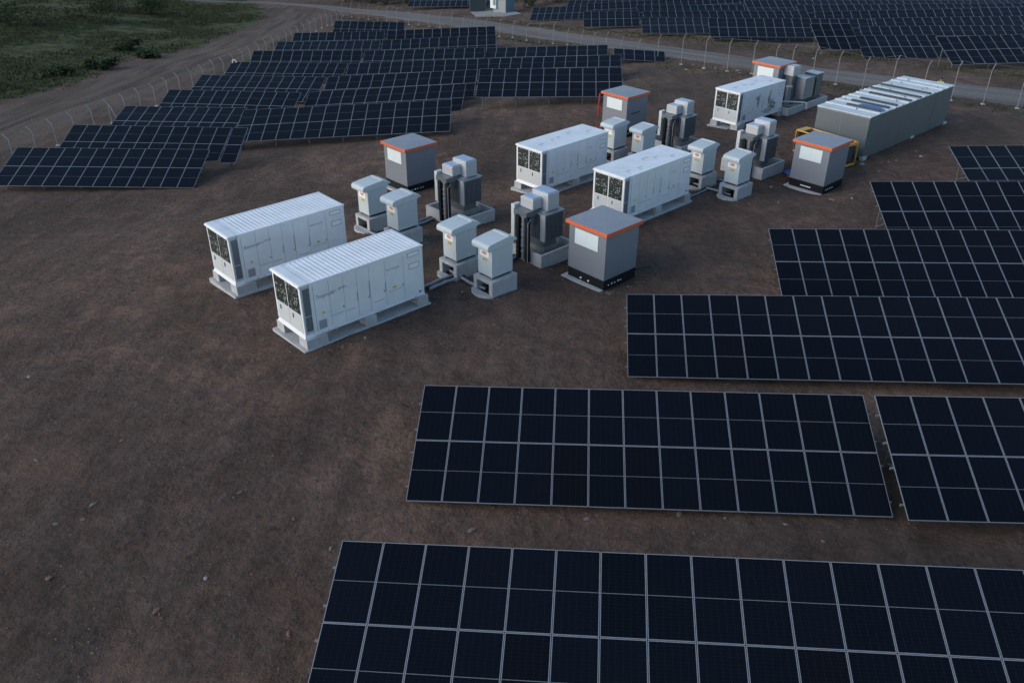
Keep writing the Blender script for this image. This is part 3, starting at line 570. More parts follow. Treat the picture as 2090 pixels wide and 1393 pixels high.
# ------------------------------------------------------------------ white inverter containers
CL, CW, CH = 6.074, 2.279, 2.427
def white_container(key, label, ribbed, words, seedv):
    x, y, z, yaw = BX[key]; rnd = random.Random(seedv)
    root = tag(empty('inverter_container', (x, y, z), yaw), label, 'container', 'white inverter containers')
    # main body from x=.42, cooling module in front of it
    b = MB().box(.42, CL, 0, CW, .10, CH - .07, WHITE)
    b.box(.42, CL, -.025, CW + .025, 0, .10, WHITE)
    b.build('body', root, bevel=.012)
    fr = MB().box(.06, .417, .05, CW - .05, .0, CH - .09, GREYL); fr.frus(.0, .055, .03, CW - .03, .18, CH - .10, .0, WHITE); fr.frus(.02, .40, .06, CW - .06, -.02, .175, .07, WHITE)
    fr.build('cooling_housing', root, bevel=.01)
    MB().box(.12, .40, .030, .047, .28, CH - .22, GREYM).box(.10, .41, .026, .046, .95, .98, GREYL).build('side_louvre', root)
    if ribbed:
        rf = MB(); prof = []; n = 26; x0, x1 = .62, CL - .05; st = (x1 - x0) / n
        for i in range(n):
            a = x0 + i * st
            prof += [(a, CH - .016), (a + st * .34, CH - .016), (a + st * .52, CH - .004), (a + st * .80, CH - .004), (a + st, CH - .016)]
        prof = [(x0 - .2, CH - .068)] + [(x0 - .2, CH - .02)] + prof + [(CL + .02, CH - .02), (CL + .02, CH - .068)]
        rf.prism_y(prof, .05, CW - .05, ROOFW).box(.42, CL + .02, -.02, .048, CH - .068, CH + .004, ROOFW).box(.42, CL + .02, CW - .048, CW + .02, CH - .068, CH + .004, ROOFW)
        rf.build('roof', root)
    else:
        rf = MB().box(.42, CL + .02, -.02, CW + .02, CH - .068, CH, ROOFW)
        for i in range(5):
            a = .9 + i * 1.0 + rnd.uniform(-.2, .2); c = rnd.uniform(.5, 1.6)
            rf.box(a, a + rnd.uniform(.25, .7), c, c + .02, CH + .002, CH + .012, SEAM).box(a, a + .02, c - .3, c - .004, CH + .002, CH + .012, SEAM)
        rf.build('roof', root, bevel=.015)
    MB().prism_y([(-.07, CH - .10), (-.085, CH - .06), (-.06, CH - .015), (.02, CH + .015), (.415, CH + .012), (.415, CH - .088), (.0, CH - .088)], -.01, CW + .01, ROOFW).build('cooling_hood', root, bevel=.02)
    for y0, y1 in ((.17, 1.10), (1.19, 2.11)):
        MB().box(-.016, -.003, y0, y1, CH * .44, CH * .925, GRILLE).box(-.020, -.017, y0, y0 + .02, CH * .44, CH * .925, BLACK).box(-.020, -.017, y1 - .02, y1, CH * .44, CH * .925, BLACK).build('fan_grille', root)
        d = MB().box(-.012, -.003, y0 - .03, y1 + .02, .20, CH * .425, GREYL).build('front_door', root)
        MB().box(-.05, -.014, y0 + .62, y0 + .66, .72, .92, INK).build('handle', d)
    # long side facing the camera: door leaves, seams, vents, knobs
    X = lambda t: .42 + t * (CL - .42)
    sx = [.026, .152, .273, .388, .497, .64, .81, .995]
    for i in range(7):
        dl = MB().box(X(sx[i]) + .008, X(sx[i + 1]) - .008, -.012, -.002, .16, CH - .16, WHITE).build('door_leaf', root)
        if i in (1, 3, 4, 5):
            MB().box(X(sx[i + 1]) - .10, X(sx[i + 1]) - .06, -.035, -.014, .85, .93, INK).build('knob', dl)
        if i in (2, 3, 4): MB().box(X(sx[i + 1]) - .035, X(sx[i + 1]) - .020, -.026, -.013, .9, 1.62 if i == 3 else 1.3, SEAM).build('lock_bar', dl)
    se = MB()
    for t in sx: se.box(X(t) - .006, X(t) + .006, -.006, -.001, .16, CH - .16, SEAM)
    se.build('door_seam', root)
    vt = MB()
    for k in range(7): vt.box(X(.045), X(.105), -.022, -.014, .24 + k * .055, .275 + k * .055, SEAM)
    vt.box(X(.040), X(.110), -.017, -.0125, .21, .64, GREYL).build('vent', root)
    for zc, hh, tx0, tx1 in ((CH * .885, .16, .855, .955), (CH * .66, .22, .865, .955)):
        q = MB(); a, c = X(tx0), X(tx1)
        q.box(a, c, -.021, -.013, zc - hh / 2, zc + hh / 2, LABW); e = .022
        q.box(a - e, c + e, -.024, -.014, zc + hh / 2, zc + hh / 2 + e, SEAM).box(a - e, c + e, -.024, -.014, zc - hh / 2 - e, zc - hh / 2, SEAM).box(a - e, a, -.024, -.014, zc - hh / 2, zc + hh / 2, SEAM).box(c, c + e, -.024, -.014, zc - hh / 2, zc + hh / 2, SEAM)
        q.build('framed_vent', root)
    for t0, t1, zz in ((.155, .26, .62), (.28, .36, .60), (.52, .62, .50), (.66, .80, .74)):
        MB().box(X(t0), X(t1), -.018, -.013, zz, zz + .05, GREYL).build('grip_strip', root)
    MB().poly([(X(.075), -.016, .88), (X(.105), -.016, .88), (X(.09), -.016, 1.04)], [(0, 1, 2)], YWARN).build('warning_sign', root)
    MB().poly([(X(.70), -.016, .86), (X(.735), -.016, .86), (X(.735), -.016, .96), (X(.70), -.016, .96)], [(0, 1, 2, 3)], YWARN).build('warning_sign', root)
    MB().box(X(.945), X(.965), -.03, -.013, .20, .27, BLUE).build('earth_terminal', root)
    for t in (.06, .11, .17, .55, .9): MB().box(X(t), X(t) + .09, -.075, -.027, .0, .09, GREYL).build('lifting_lug', root)
    for body, size, t, zz, sxx in words: text(body, size, root, (X(t), -.0135, zz), SIDE, INK, sxx)
    # foundation: strip slab with piers
    g = z - .56
    base = tag(empty('concrete_foundation', (x, y, g), yaw), 'concrete foundation with open piers under the ' + BASE_OF[key], 'foundation', 'concrete foundations under the white containers')
    MB().box(-.24, CL + .20, -.19, CW + .24, -.6, .13, CONC).build('slab', base, bevel=.02)
    for bx in (-.06, CL * .47, CL - .42):
        for by in (-.10, CW - .52):
            wd = 1.0 if by < 0 and bx < 0 else .45
            MB().box(bx, bx + (wd if bx < 0 else .52), by - .03 * (by < 0), by + .62, .132, .548, CONC).build('pier', base, bevel=.012)
    return root
BASE_OF = {'C1': 'left-most ribbed white container', 'C2': 'nearest ribbed white container', 'C3': 'smooth-roofed white container behind the nearest transformer', 'C4': 'smooth-roofed white container behind the front kiosk', 'C5': 'soot-marked white container at the back'}
w1 = [('Ihornoto', .25, .04, 1.64, .85), ('nnrnr', .13, .165, 1.70, 1.), ('mntnr', .15, .225, 1.74, 1.), ('netx x-yrn', .17, .65, 1.80, 1.)]
w2 = [('Tnopropto', .25, .04, 1.62, .78), ('nnrnr', .13, .165, 1.70, .9), ('xprtex', .19, .225, 1.72, .8), ('nor-v-ryx', .18, .65, 1.76, 1.)]
w3 = [('n--nrn', .14, .66, 1.72, 1.)]
white_container('C1', 'ribbed-roof white container at the far left of the yard, partly behind its twin', True, w1, 1)
white_container('C2', 'nearest ribbed-roof white container, fully in view at the front of the yard', True, w2, 2)
white_container('C3', 'smooth-roofed white container standing just left of two grey cabinets, mid-yard', False, w3, 3)
white_container('C4', 'smooth-roofed white container half hidden by the front orange-trimmed kiosk', False, w3, 4)
c5 = white_container('C5', 'rearmost white container with dark soot marks on its long side', False, [('n-nrnr', .16, .62, 1.75, 1.)], 5)
def blot(cx_, cz, w_, h_, sd):
    r = random.Random(sd); pts = []
    for k in range(18):
        a = 2 * math.pi * k / 18; s = r.uniform(.45, 1.1); pts.append((cx_ + math.cos(a) * w_ * s, -.018, cz + math.sin(a) * h_ * s))
    return pts
mb = MB()
for cx_, cz, w_, h_ in ((2.55, 1.45, .24, .50), (2.35, 1.62, .34, .18), (4.05, 1.45, .24, .60), (4.35, .95, .42, .5), (4.05, .50, .9, .32), (4.8, .7, .35, .4)):
    p = blot(cx_, cz, w_, h_, int(cx_ * 97)); mb.poly(p, [tuple(range(len(p)))], SOOT)
mb.build('soot_mark', c5)

# ------------------------------------------------------------------ orange-trimmed kiosks
KX, KY, KH = 2.354, 2.364, 2.82
def kiosk(key, label, base_h=.47, extras=()):
    x, y, z = KIOSK[key]; yaw = R(43)
    root = tag(empty('equipment_kiosk', (x, y, z), yaw), label, 'kiosk', 'orange-trimmed grey kiosks')
    bd = MB().box(0, KX, 0, KY, base_h, KH - .02, KGREY); bd.build('body', root, bevel=.015)
    MB().box(.015, KX - .015, .015, KY - .015, -.35, base_h - .004, BLACK).build('plinth', root)
    o = .12
    MB().box(-o, KX + o, -o, KY + o, KH - .0, KH + .13, KROOF).poly([(-o, -o, KH + .131), (KX + o, -o, KH + .131), (KX + o, KY + o, KH + .131), (-o, KY + o, KH + .131), (KX / 2, KY / 2, KH + .18)], [(0, 1, 4), (1, 2, 4), (2, 3, 4), (3, 0, 4)], KROOF).build('roof', root)
    t = .025
    MB().box(-o - t, -o - .002, -o - t, KY + o + t, KH - .05, KH + .125, ORANGE).box(KX + o + .002, KX + o + t, -o - t, KY + o + t, KH - .05, KH + .125, ORANGE).box(-o - .001, KX + o + .001, -o - t, -o - .002, KH - .05, KH + .125, ORANGE).box(-o - .001, KX + o + .001, KY + o + .002, KY + o + t, KH - .05, KH + .125, ORANGE).build('roof_trim', root, bevel=.008)
    y0, y1 = .20 * KY, .83 * KY; zt = KH - .20; zb = KH - .98 if 'tall' not in extras else KH - 1.6
    MB().box(-.03, -.002, y0, y1, zb, zt, WHT).box(-.033, -.0305, (y0 + y1) / 2 - .006, (y0 + y1) / 2 + .006, zb, zt, GREYL).box(-.034, -.003, y1 + .001, y1 + .03, zb - .02, zt, INK).build('sign_panel', root)
    mk = MB(); rr = random.Random(key)
    for i in range(5):
        yy = .35 + i * .22 + rr.uniform(-.03, .03); mk.box(yy, yy + rr.uniform(.05, .12), .006, .0135, .12, .12 + rr.uniform(.04, .09), LABW)
    if 'marks_front' in extras:
        for i in range(6):
            yy = KY * .62 - i * .12; mk.box(.006, .0135, yy, yy + .09, .15, .22, LABW)
    if 'triangles' in extras:
        for yy in (1.45, .95): mk.poly([(.010, yy, .08), (.010, yy + .14, .12), (.010, yy, .20)], [(0, 1, 2)], LABW)
    mk.build('marking', root)
    if 'slot' in extras: MB().box(.55, 1.55, -.012, -.002, KH - 1.25, KH - 1.19, BLACK).build('vent_slot', root)
    gz = -.0
    sl = tag(MB().box(-.26, KX - .1, .02, KY + .22, -.7, -.01, CONC).build('concrete_slab', None, (x, y, z), bevel=.02), 'thin concrete slab under the ' + SLAB_OF[key], 'slab', 'slabs under the kiosks')
    sl.rotation_euler = (0, 0, yaw)
    return root
SLAB_OF = {'K1': 'front kiosk beside the nearest transformer', 'K2': 'kiosk left of the yard behind two cabinets', 'K3': 'kiosk with the red hose', 'K4': 'kiosk in front of the yellow generator', 'K5': 'rearmost kiosk near the road fence'}
kiosk('K1', 'large front kiosk with orange roof trim and white triangle marks on its black plinth', .47, ('triangles',))
kiosk('K2', 'orange-trimmed kiosk in front of the long sloping solar table', .47)
k3 = kiosk('K3', 'orange-trimmed kiosk with a red hose hanging down one corner and a dark slot', .47, ('slot',))
kiosk('K4', 'orange-trimmed kiosk standing before the yellow generator and long grey container', .47, ('marks_front',))
kiosk('K5', 'rearmost orange-trimmed kiosk, right behind the soot-marked container', .47, ('tall',))
x, y, z = KIOSK['K3']
Mk = Matrix.Rotation(R(43), 4, 'Z'); P = lambda a, b, c: Vector((x, y, z)) + Mk @ Vector((a, b, c))
tag(MB().tube([P(-.06, KY + .12, KH + .04), P(-.17, KY + .20, KH - .05), P(-.18, KY + .22, KH - .5), P(-.20, KY + .24, 1.2), P(-.25, KY + .30, .15), P(-.5, KY + .9, .03)], .06, RED, 8).build('hose'), 'red hose hanging from the corner of a kiosk roof', 'hose')
# a weather mark: black frame bar at the front kiosk's right foot
x1, y1, z1 = KIOSK['K1']; P1 = lambda a, b, c: Vector((x1, y1, z1)) + Mk @ Vector((a, b, c))
tag(MB().tube([P1(KX - .05, -.02, .42), P1(KX + .75, -.38, .40), P1(KX + .35, -.95, .36), P1(KX + .3, -1.0, .30)], .045, RUB, 8).build('drain_pipe'), 'thin black pipe elbow sticking out at the foot of the front kiosk', 'pipe')

# ------------------------------------------------------------------ small grey switch cabinets on U-shaped concrete plinths
SX, SY, SH = 1.292, .974, 1.574
def cabinet(key, label, plab):
    x, y, z = CAB[key]; yaw = R(43)
    root = tag(empty('switch_cabinet', (x, y, z), yaw), label, 'cabinet', 'small grey switch cabinets')
    MB().box(0, SX, 0, SY, 0, SH - .02, CABG).build('body', root, bevel=.018)
    prof = [(-.29, SH - .17), (-.31, SH - .03), (-.29, SH + .05), (-.23, SH + .105), (-.14, SH + .13), (.40, SH + .19), (1.00, SH + .235), (1.12, SH + .22), (1.40, SH + .10), (1.50, SH + .0), (1.47, SH - .05), (1.36, SH - .03), (1.24, SH - .10), (1.24, SH - .15), (-.02, SH - .15), (-.02, SH - .17)]
    MB().prism_y(prof, -.075, SY + .075, CABG).build('hood', root, bevel=.02)
    MB().box(.95, 1.08, -.02, SY + .02, SH + .225, SH + .262, CABG).build('ridge_cap', root, bevel=.01)
    MB().box(.10, SX - .1, .09, SY - .09, -.115, -.002, DARK).build('gap_shade_block', root)  # near-black block paints the shade under the raised body
    for fx in (.03, SX - .15):
        for fy in (.03, SY - .15): MB().box(fx, fx + .1, fy, fy + .1, -.12, -.001, GREYM).build('foot', root)
    lp = MB().box(-.016, -.002, SY * .20, SY * .84, SH * .60, SH * .80, LABW).build('label_plate', root)
    if key != 'S5':
        MB().prism_z([(0, 0)], 0, 0, LABO) if False else None
        pts = [(-.018, SY * .52 + math.cos(a) * .16, SH * .71 + math.sin(a) * .075) for a in (2 * math.pi * k / 16 for k in range(16))]
        MB().poly(pts, [tuple(range(16))], LABO).build('logo', lp)
        text('mm', .09, lp, (-.0195, SY * .52 + .085, SH * .685), FRONT, LABW, 1.)
    for yy in (.58, .42):
        s = MB().box(-.013, -.002, SY * yy - .06, SY * yy + .05, SH * .475, SH * .56, YWARN).build('warning_sign', root)
        MB().poly([(-.0145, SY * yy - .035, SH * .49), (-.0145, SY * yy + .025, SH * .49), (-.0145, SY * yy - .005, SH * .545)], [(0, 1, 2)], BLACK).build('symbol', s)
    g = H1(x, y); hz = z - .115 - g
    pl = tag(empty('concrete_plinth', (x, y, g), yaw), plab, 'plinth', 'concrete plinths under the switch cabinets')
    x0, x1, y0, y1 = -.17, 1.40, -.20, 1.12
    p = MB().box(x0, x1, y0, y0 + .24, -.4, hz, CONC).box(x0, x1, y1 - .22, y1, -.4, hz, CONC).box(x1 - .2, x1, y0 + .24, y1 - .22, -.4, hz, CONC)
    p.box(x0, x1 - .2, y0 + .24, y1 - .22, hz - .17, hz - .002, CONC).box(x0 + .25, x1 - .2, y0 + .24, y1 - .22, -.3, .06, DARK)  # dark floor block puts the opening's inner shade into colour
    p.build('plinth_frame', pl, bevel=.012)
    n = 10; prof = [(x0 + .02, y0 - .05), (x0 + .02, y1 + .08)] + [(x0 - .42 * math.sin(math.pi * (k + .5) / n) ** .6, y1 + .08 - (y1 - y0 + .13) * (k + .5) / n) for k in range(n)]
    MB().prism_z(prof[::-1], -.3, .11, CONC).build('apron', pl, bevel=.012)
    return root
CABS = [('S1', 'grey cabinet with orange-logo label, left of its pair, behind the ribbed containers'),
 ('S2', 'grey cabinet right of its pair, just behind the nearest ribbed container roof'),
 ('S3', 'grey cabinet left of its pair, right of the nearest ribbed container'),
 ('S4', 'nearest grey cabinet with orange-logo label, right of the nearest ribbed container'),
 ('S5', 'grey cabinet with a plain label in front of the red-hosed kiosk'),
 ('S6', 'grey cabinet with a peeling-cornered label, plinth hidden by a smooth white roof'),
 ('S7', 'grey cabinet standing at the far end of a smooth-roofed white container'),
 ('S8', 'grey cabinet on an open plinth left of the kiosk before the yellow generator')]
PLAB = {'S1': 'plinth of the left-most cabinet, its curved apron facing left', 'S2': 'plinth partly hidden by the nearest ribbed container roof', 'S3': 'plinth with a dark opening, second nearest, above the conduit junction', 'S4': 'nearest plinth, its dark opening reached by a conduit',
 'S5': 'plinth in front of the red-hosed kiosk', 'S6': 'plinth almost hidden behind a smooth white roof', 'S7': 'plinth at the far end of a smooth-roofed white container', 'S8': 'open plinth nearest the kiosk before the yellow generator'}
for k, lab in CABS: cabinet(k, lab, 'concrete ' + PLAB[k])

# ------------------------------------------------------------------ transformers in concrete oil tubs
RX, RH0, RH1 = 1.30, 1.0, 2.40
def corrug_y(x0, x1, n, y, d, z0, z1, mb, m):         # fins across a y-face
    st = (x1 - x0) / n
    for i in range(n): mb.box(x0 + i * st + st * .2, x0 + i * st + st * .72, y - d, y, z0, z1, m)
def transformer(key, label, tlab):
    x, y, g, dz = TX[key]; yaw = R(43)
    root = tag(empty('transformer', (x, y, g + dz), yaw), label, 'transformer', 'transformers in concrete tubs')
    MB().box(.03, RX - .03, .03, 1.55, RH0 + .05, RH1 - .03, TANK).build('tank', root)
    fb = MB(); corrug_y(.06, RX - .02, 13, .025, .07, RH0, RH1 - .06, fb, FIN); fb.box(.06, RX - .02, -.010, .024, RH0 + .02, RH1 - .1, FIN)
    f3 = MB(); corrug_y(.06, RX - .02, 13, 1.63, .07, RH0, RH1 - .06, f3, FIN); f3.box(.06, RX - .02, 1.56, 1.59, RH0 + .02, RH1 - .1, FIN).build('radiator', root)
    fb.box(.02, RX, -.045, .0, RH1 - .058, RH1 - .02, TANK).build('radiator', root)
    f2 = MB()
    for i in range(8): f2.box(-.045, .028, .34 + i * .14, .34 + i * .14 + .06, RH0 + .05, RH1 - .06, FIN)
    f2.box(-.010, .026, .34, 1.46, RH0 + .08, RH1 - .1, FIN).build('radiator', root)
    MB().box(-.06, .025, -.055, .28, RH0 - .02, RH1 - .02, BOXM).build('corner_panel', root, bevel=.01)
    MB().box(-.08, RX + .05, -.07, 1.65, RH1 - .015, RH1 + .035, TANK).prism_y([(.1, RH1 + .037), (.5, RH1 + .12), (1.0, RH1 + .12), (RX, RH1 + .037)], .2, 1.3, BOXM).build('lid', root, bevel=.01)
    a = MB().box(-.34, .40, .52, 1.42, RH1 + .20, RH1 + .74, BOXM).build('cable_box', root, bevel=.03)
    MB().box(-.27, .36, .59, 1.36, RH1 + .742, RH1 + .775, LID).build('box_lid', a, bevel=.005)
    b = MB().box(.31, 1.10, .12, 1.28, RH1 + .10, RH1 + .98, BOXM).build('cable_box', root, bevel=.03)
    MB().box(.38, 1.05, .19, 1.21, RH1 + .982, RH1 + 1.015, LID).build('box_lid', b, bevel=.005)
    MB().box(-.80, .05, .50, 1.42, RH1 - .10, RH1 + .195, FIN).box(-.30, .05, .55, 1.45, RH1 - .55, RH1 - .102, FIN).build('neck_shroud', root)
    for yy in (.42, 1.08): MB().box(-.86, -.68, yy - .09, yy + .09, .0, 2.38, BLACK).build('cable_cover', root)
    st = MB()
    st.tube([(-.74, .75, .02), (-.74, .75, 2.36)], .085, TANK, 10)
    for zz in (.45, .75, 1.05, 1.35, 1.62, 1.9): st.tube([(-.74, .75, zz), (-.74, .75, zz + .06)], .125, TANK, 12)
    st.build('bushing_stack', root)
    MB().tube([(-.90, .28, .02), (-.90, .28, 2.15), (-.70, .30, 2.3)], .022, STEEL, 6).build('earth_rod', root)
    MB().box(-.62, -.18, 1.56, 1.80, .95, RH1 + .30, GREYL).build('marshalling_panel', root, bevel=.015)
    pd = MB().box(.1, RX - .1, .15, 1.45, .16, .55, CONCD).box(.2, RX - .2, .25, 1.35, .552, RH0 - .0, FIN); pd.build('pedestal', root)
    # tub
    t = tag(MB().build('concrete_tub', None, (x, y, g), 0), tlab, 'tub', 'concrete tubs under the transformers'); bpy.data.objects.remove(t)
    x0, x1, y0, y1, h, k = -.62, 1.95, -.42, 2.72, .56, .13
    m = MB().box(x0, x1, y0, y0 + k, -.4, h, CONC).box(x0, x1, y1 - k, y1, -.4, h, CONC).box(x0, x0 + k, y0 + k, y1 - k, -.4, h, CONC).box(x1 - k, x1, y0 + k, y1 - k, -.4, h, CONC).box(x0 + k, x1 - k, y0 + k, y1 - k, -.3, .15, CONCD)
    o = tag(m.build('concrete_tub', None, (x, y, g), bevel=.012), tlab, 'tub', 'concrete tubs under the transformers'); o.rotation_euler = (0, 0, yaw)
    return root
transformer('TX1', 'finned transformer with two silver boxes beside the kiosk behind the left cabinets', 'concrete tub beside the kiosk behind the left pair of cabinets')
transformer('TX2', 'nearest finned transformer with two silver boxes, left of the front kiosk', 'concrete tub of the nearest transformer, left of the front kiosk')
transformer('TX3', 'finned transformer with a bright corner panel, right of the red-hosed kiosk', 'concrete tub right of the red-hosed kiosk, mostly hidden')
transformer('TX4', 'finned transformer left of the kiosk before the yellow generator', 'concrete tub with blue cables, left of the kiosk before the generator')
# rearmost transformer, opened up with ducts
x, y = 22.9, 70.0; g = H1(x, y); yaw = R(43)
t5 = tag(empty('transformer', (x, y, g), yaw), 'rearmost transformer with tall olive-grey duct boxes, between rear kiosk and long grey container', 'transformer', 'transformers in concrete tubs')
MB().box(1.05, 2.55, -.35, .65, .55, 2.25, TANK).box(1.0, 1.85, -.42, .70, 2.252, 2.30, BOXM).build('duct_box', t5, bevel=.02)
MB().box(2.56, 2.75, -.30, .6, .6, 2.1, DARK).build('open_side', t5)
MB().box(2.76, 3.7, -.40, .75, .55, 2.35, FIN).box(2.72, 3.74, -.44, .8, 2.352, 2.40, BOXM).build('duct_box', t5, bevel=.02)
MB().box(.15, 1.25, .35, 1.25, 2.45, 3.12, BOXM).box(.25, 1.2, .42, 1.2, 3.122, 3.2, BOXM).build('cable_box', t5, bevel=.03)
MB().box(.30, 1.0, .45, 1.15, .5, 2.44, FIN).build('tank', t5)
cb = MB().tube([(-.45, .2, .3), (-.45, .2, 1.75)], .20, TANK, 12).tube([(-.45, .2, 1.75), (-.45, .2, 1.83)], .27, BOXM, 12)
cb.tube([(-.05, .15, .3), (-.05, .15, 1.6)], .10, FIN, 10).build('bushing_stack', t5)
m = MB(); x0, x1, y0, y1, h, k = -2.1, 4.0, -1.0, 1.9, .50, .14
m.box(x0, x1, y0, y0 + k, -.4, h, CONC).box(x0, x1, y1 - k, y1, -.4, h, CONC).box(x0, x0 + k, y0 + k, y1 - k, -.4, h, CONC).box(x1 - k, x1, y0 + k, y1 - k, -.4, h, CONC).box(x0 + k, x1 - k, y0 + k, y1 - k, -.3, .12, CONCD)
o = tag(m.build('concrete_tub', None, (x, y, g), bevel=.012), 'long concrete tub of the rearmost transformer, crossed by a white pipe', 'tub', 'concrete tubs under the transformers'); o.rotation_euler = (0, 0, yaw)
P5 = lambda a, b, c: Vector((x, y, g)) + Mk @ Vector((a, b, c))
tag(MB().tube([P5(-1.5, 1.0, .6), P5(-.6, .1, .62), P5(.25, -.9, .60), P5(.42, -1.10, .55), P5(.45, -1.15, .05)], .06, WHT, 8).build('pipe'), 'white bent pipe lying over the wall of the rearmost tub', 'pipe')
tag(MB().tube([P5(-1.9, .6, .55), P5(-1.5, 1.5, .75), P5(-.9, 2.3, .9)], .09, CONC, 8).build('pipe'), 'pale straight pipe beside the foot of the rearmost kiosk', 'pipe')

# ------------------------------------------------------------------ long grey container
x, y, z, yaw = BX['G']; GL, GW, GH = 11.76 * 1.06, 3.59 * 1.06, 2.70 * 1.06
gr = tag(empty('storage_container', (x, y, z), yaw), 'long dark grey container with pale ribbed roof and dark strips across it', 'container')
MB().box(0, GL, 0, GW, .0, GH - .06, LGREY).build('body', gr, bevel=.02)
MB().box(-.010, -.002, GW * .52, GW * .52 + .02, .05, GH - .1, SEAM).box(-.03, -.002, -.02, GW + .02, GH - .16, GH - .06, KGREY).box(GL * .78, GL * .78 + .02, -.008, -.001, .05, GH - .1, LGREY).box(.35, 1.3, -.012, -.001, GH - .32, GH - .27, KGREY).build('panel_joint', gr)
ribs = [0.0, 1.05, 2.25, 3.25, 4.15, 5.15, 6.3, 7.6, 9.0, 10.4, 11.4, GL]
prof = [(-.05, GH - .058)]
for i, a in enumerate(ribs):
    prof += [(max(-.05, a - .06), GH - .02), (a + .08, GH + .055), (min(GL + .05, a + .20), GH + .045), (min(GL + .05, a + .40), GH - .0)] if 0 < i < len(ribs) - 1 else [(a - .05 if i == 0 else a + .05, GH - .01)]
prof += [(GL + .05, GH - .058)]
MB().prism_y(prof, -.05, GW + .05, ROOFG).build('roof', gr)
for xs, y0, y1 in ((1.55, .2, 2.6), (2.75, .2, 2.9), (3.75, .15, 2.8), (5.6, .05, 3.1), (7.0, 0., 3.7), (8.5, 0., 3.7)):
    MB().box(xs, xs + .22, y0, y1, GH - .01, GH + .10, STRIP).build('roof_strip', gr)
bl = MB()
rr = random.Random(4)
for i in range(16): a, b2 = rr.uniform(.2, GL - .2), rr.uniform(.2, GW - .2); bl.tube([(a, b2, GH - .02), (a, b2, GH + .12)], .035, INK, 6)
bl.build('roof_bolt', gr)
MB().poly([(1.5, .12, GH + .094), (2.0, .05, GH + .10), (2.3, .7, GH + .11), (2.2, 1.8, GH + .12), (1.8, 1.9, GH + .115), (1.6, .9, GH + .10)], [(0, 1, 2, 3, 4, 5)], BLUE).build('blue_sheet', gr)
for fx, fy in ((-.05, -.12), (GL - .3, -.12), (GL * .55, -.1)):
    MB().box(fx, fx + .5, fy, fy + .3, -.3, .16, CONC).build('foot_block', gr, bevel=.02)

# ------------------------------------------------------------------ yellow-framed generator
x, y = 21.75, 53.75; g = H1(x, y); yaw = R(36)
yg = tag(empty('generator', (x, y, g), yaw), 'yellow-framed generator between a kiosk and the long grey container', 'generator')
gw, gl, gh = 1.05, 4.1, 1.55
fm = MB(); r = .055
for a in (0, gw):
    fm.tube([(a, 0, .1), (a, 0, gh - .12), (a, .12, gh), (a, gl - .12, gh), (a, gl, gh - .12), (a, gl, .1), (a, 0, .1)], r, YEL, 8)
for b2 in (0, gl): fm.tube([(0, b2, gh - .1), (gw, b2, gh - .1)], r, YEL, 8).tube([(0, b2, .1), (gw, b2, .1)], r, YEL, 8)
for b2 in (.12, gl * .33, gl * .66, gl - .12): fm.tube([(0, b2, gh), (gw, b2, gh)], r * .8, YEL, 8)
fm.box(-.02, gw + .02, -.05, .10, gh - .05, gh + .03, YEL).box(-.02, gw + .02, gl - .5, gl, gh - .02, gh + .05, YEL)
fm.build('frame', yg)
MB().box(.07, gw - .07, .13, gl - .13, .17, gh - .14, BLACK).build('engine', yg, bevel=.03)
lv = MB()
for i in range(9): lv.box(.18, gw - .18, .112, .128, .3 + i * .11, .35 + i * .11, FIN)
lv.build('louvre', yg)
MB().box(.02, gw - .02, .02, gl - .02, .04, .16, YEL).build('skid', yg)

# ------------------------------------------------------------------ cables and conduits on the ground
def run(pts, r, m, name, label, lift=.06, off=None, n=1, gap=.14):
    mb = MB()
    for k in range(n):
        L_ = []
        for i in range(len(pts) - 1):
            p, q = Vector(pts[i]), Vector(pts[i+1]); d = (q - p).normalized(); s = Vector((-d.y, d.x)) * gap * (k - (n-1)/2)
            for t in range(6):
                c = p.lerp(q, t / 6) + s; L_.append((c.x, c.y, H1(c.x, c.y) + lift + .015 * math.sin(i * 3 + t + k)))
        c = Vector(pts[-1]) + s; L_.append((c.x, c.y, H1(c.x, c.y) + lift))
        mb.tube(L_, r, m if not isinstance(m, tuple) else m[k % len(m)], 8)
    return tag(mb.build(name, smooth=True), label, 'cable', 'cables on the ground')
run([(-4.0, 35.55), (-3.31, 36.38), (-2.58, 36.95)], .085, (PIPE, RUB, PIPE), 'cable_run', 'triple conduit from the end of the nearest ribbed container', .09, n=3, gap=.19)
run([(-3.1, 37.75), (-2.9, 37.45), (-2.58, 36.95), (-1.85, 36.0), (-1.2, 35.45)], .07, (PIPE, RUB), 'cable_run', 'conduit linking the openings of the two nearest cabinet plinths', .14, n=2, gap=.16)
run([(-1.65, 37.35), (-.75, 38.45), (.01, 39.5), (.85, 40.9)], .075, (PIPE, RUB), 'cable_run', 'conduit from the nearest cabinet to the nearest transformer', .09, n=2, gap=.17)
run([(-8.6, 44.1), (-7.95, 43.33), (-7.17, 42.22), (-6.3, 41.2)], .07, (PIPE, RUB), 'cable_run', 'conduit linking the two left cabinets behind the ribbed container', .12, n=2, gap=.16)
run([(-6.3, 43.3), (-5.36, 44.72), (-4.71, 45.8), (-4.25, 46.6)], .08, (PIPE, RUB, PIPE), 'cable_run', 'conduit from the left cabinets to the left transformer', .09, n=3, gap=.18)
run([(10.7, 48.7), (11.44, 49.5), (12.12, 50.2)], .06, (PIPE, RUB), 'cable_run', 'black cables from the smooth container half hidden by the front kiosk', .07, n=2, gap=.2)
run([(11.4, 51.2), (12.12, 50.2), (12.75, 49.3), (13.25, 48.75)], .065, (PIPE, RUB), 'cable_run', 'conduit linking two cabinet plinths left of the generator kiosk', .13, n=2, gap=.16)
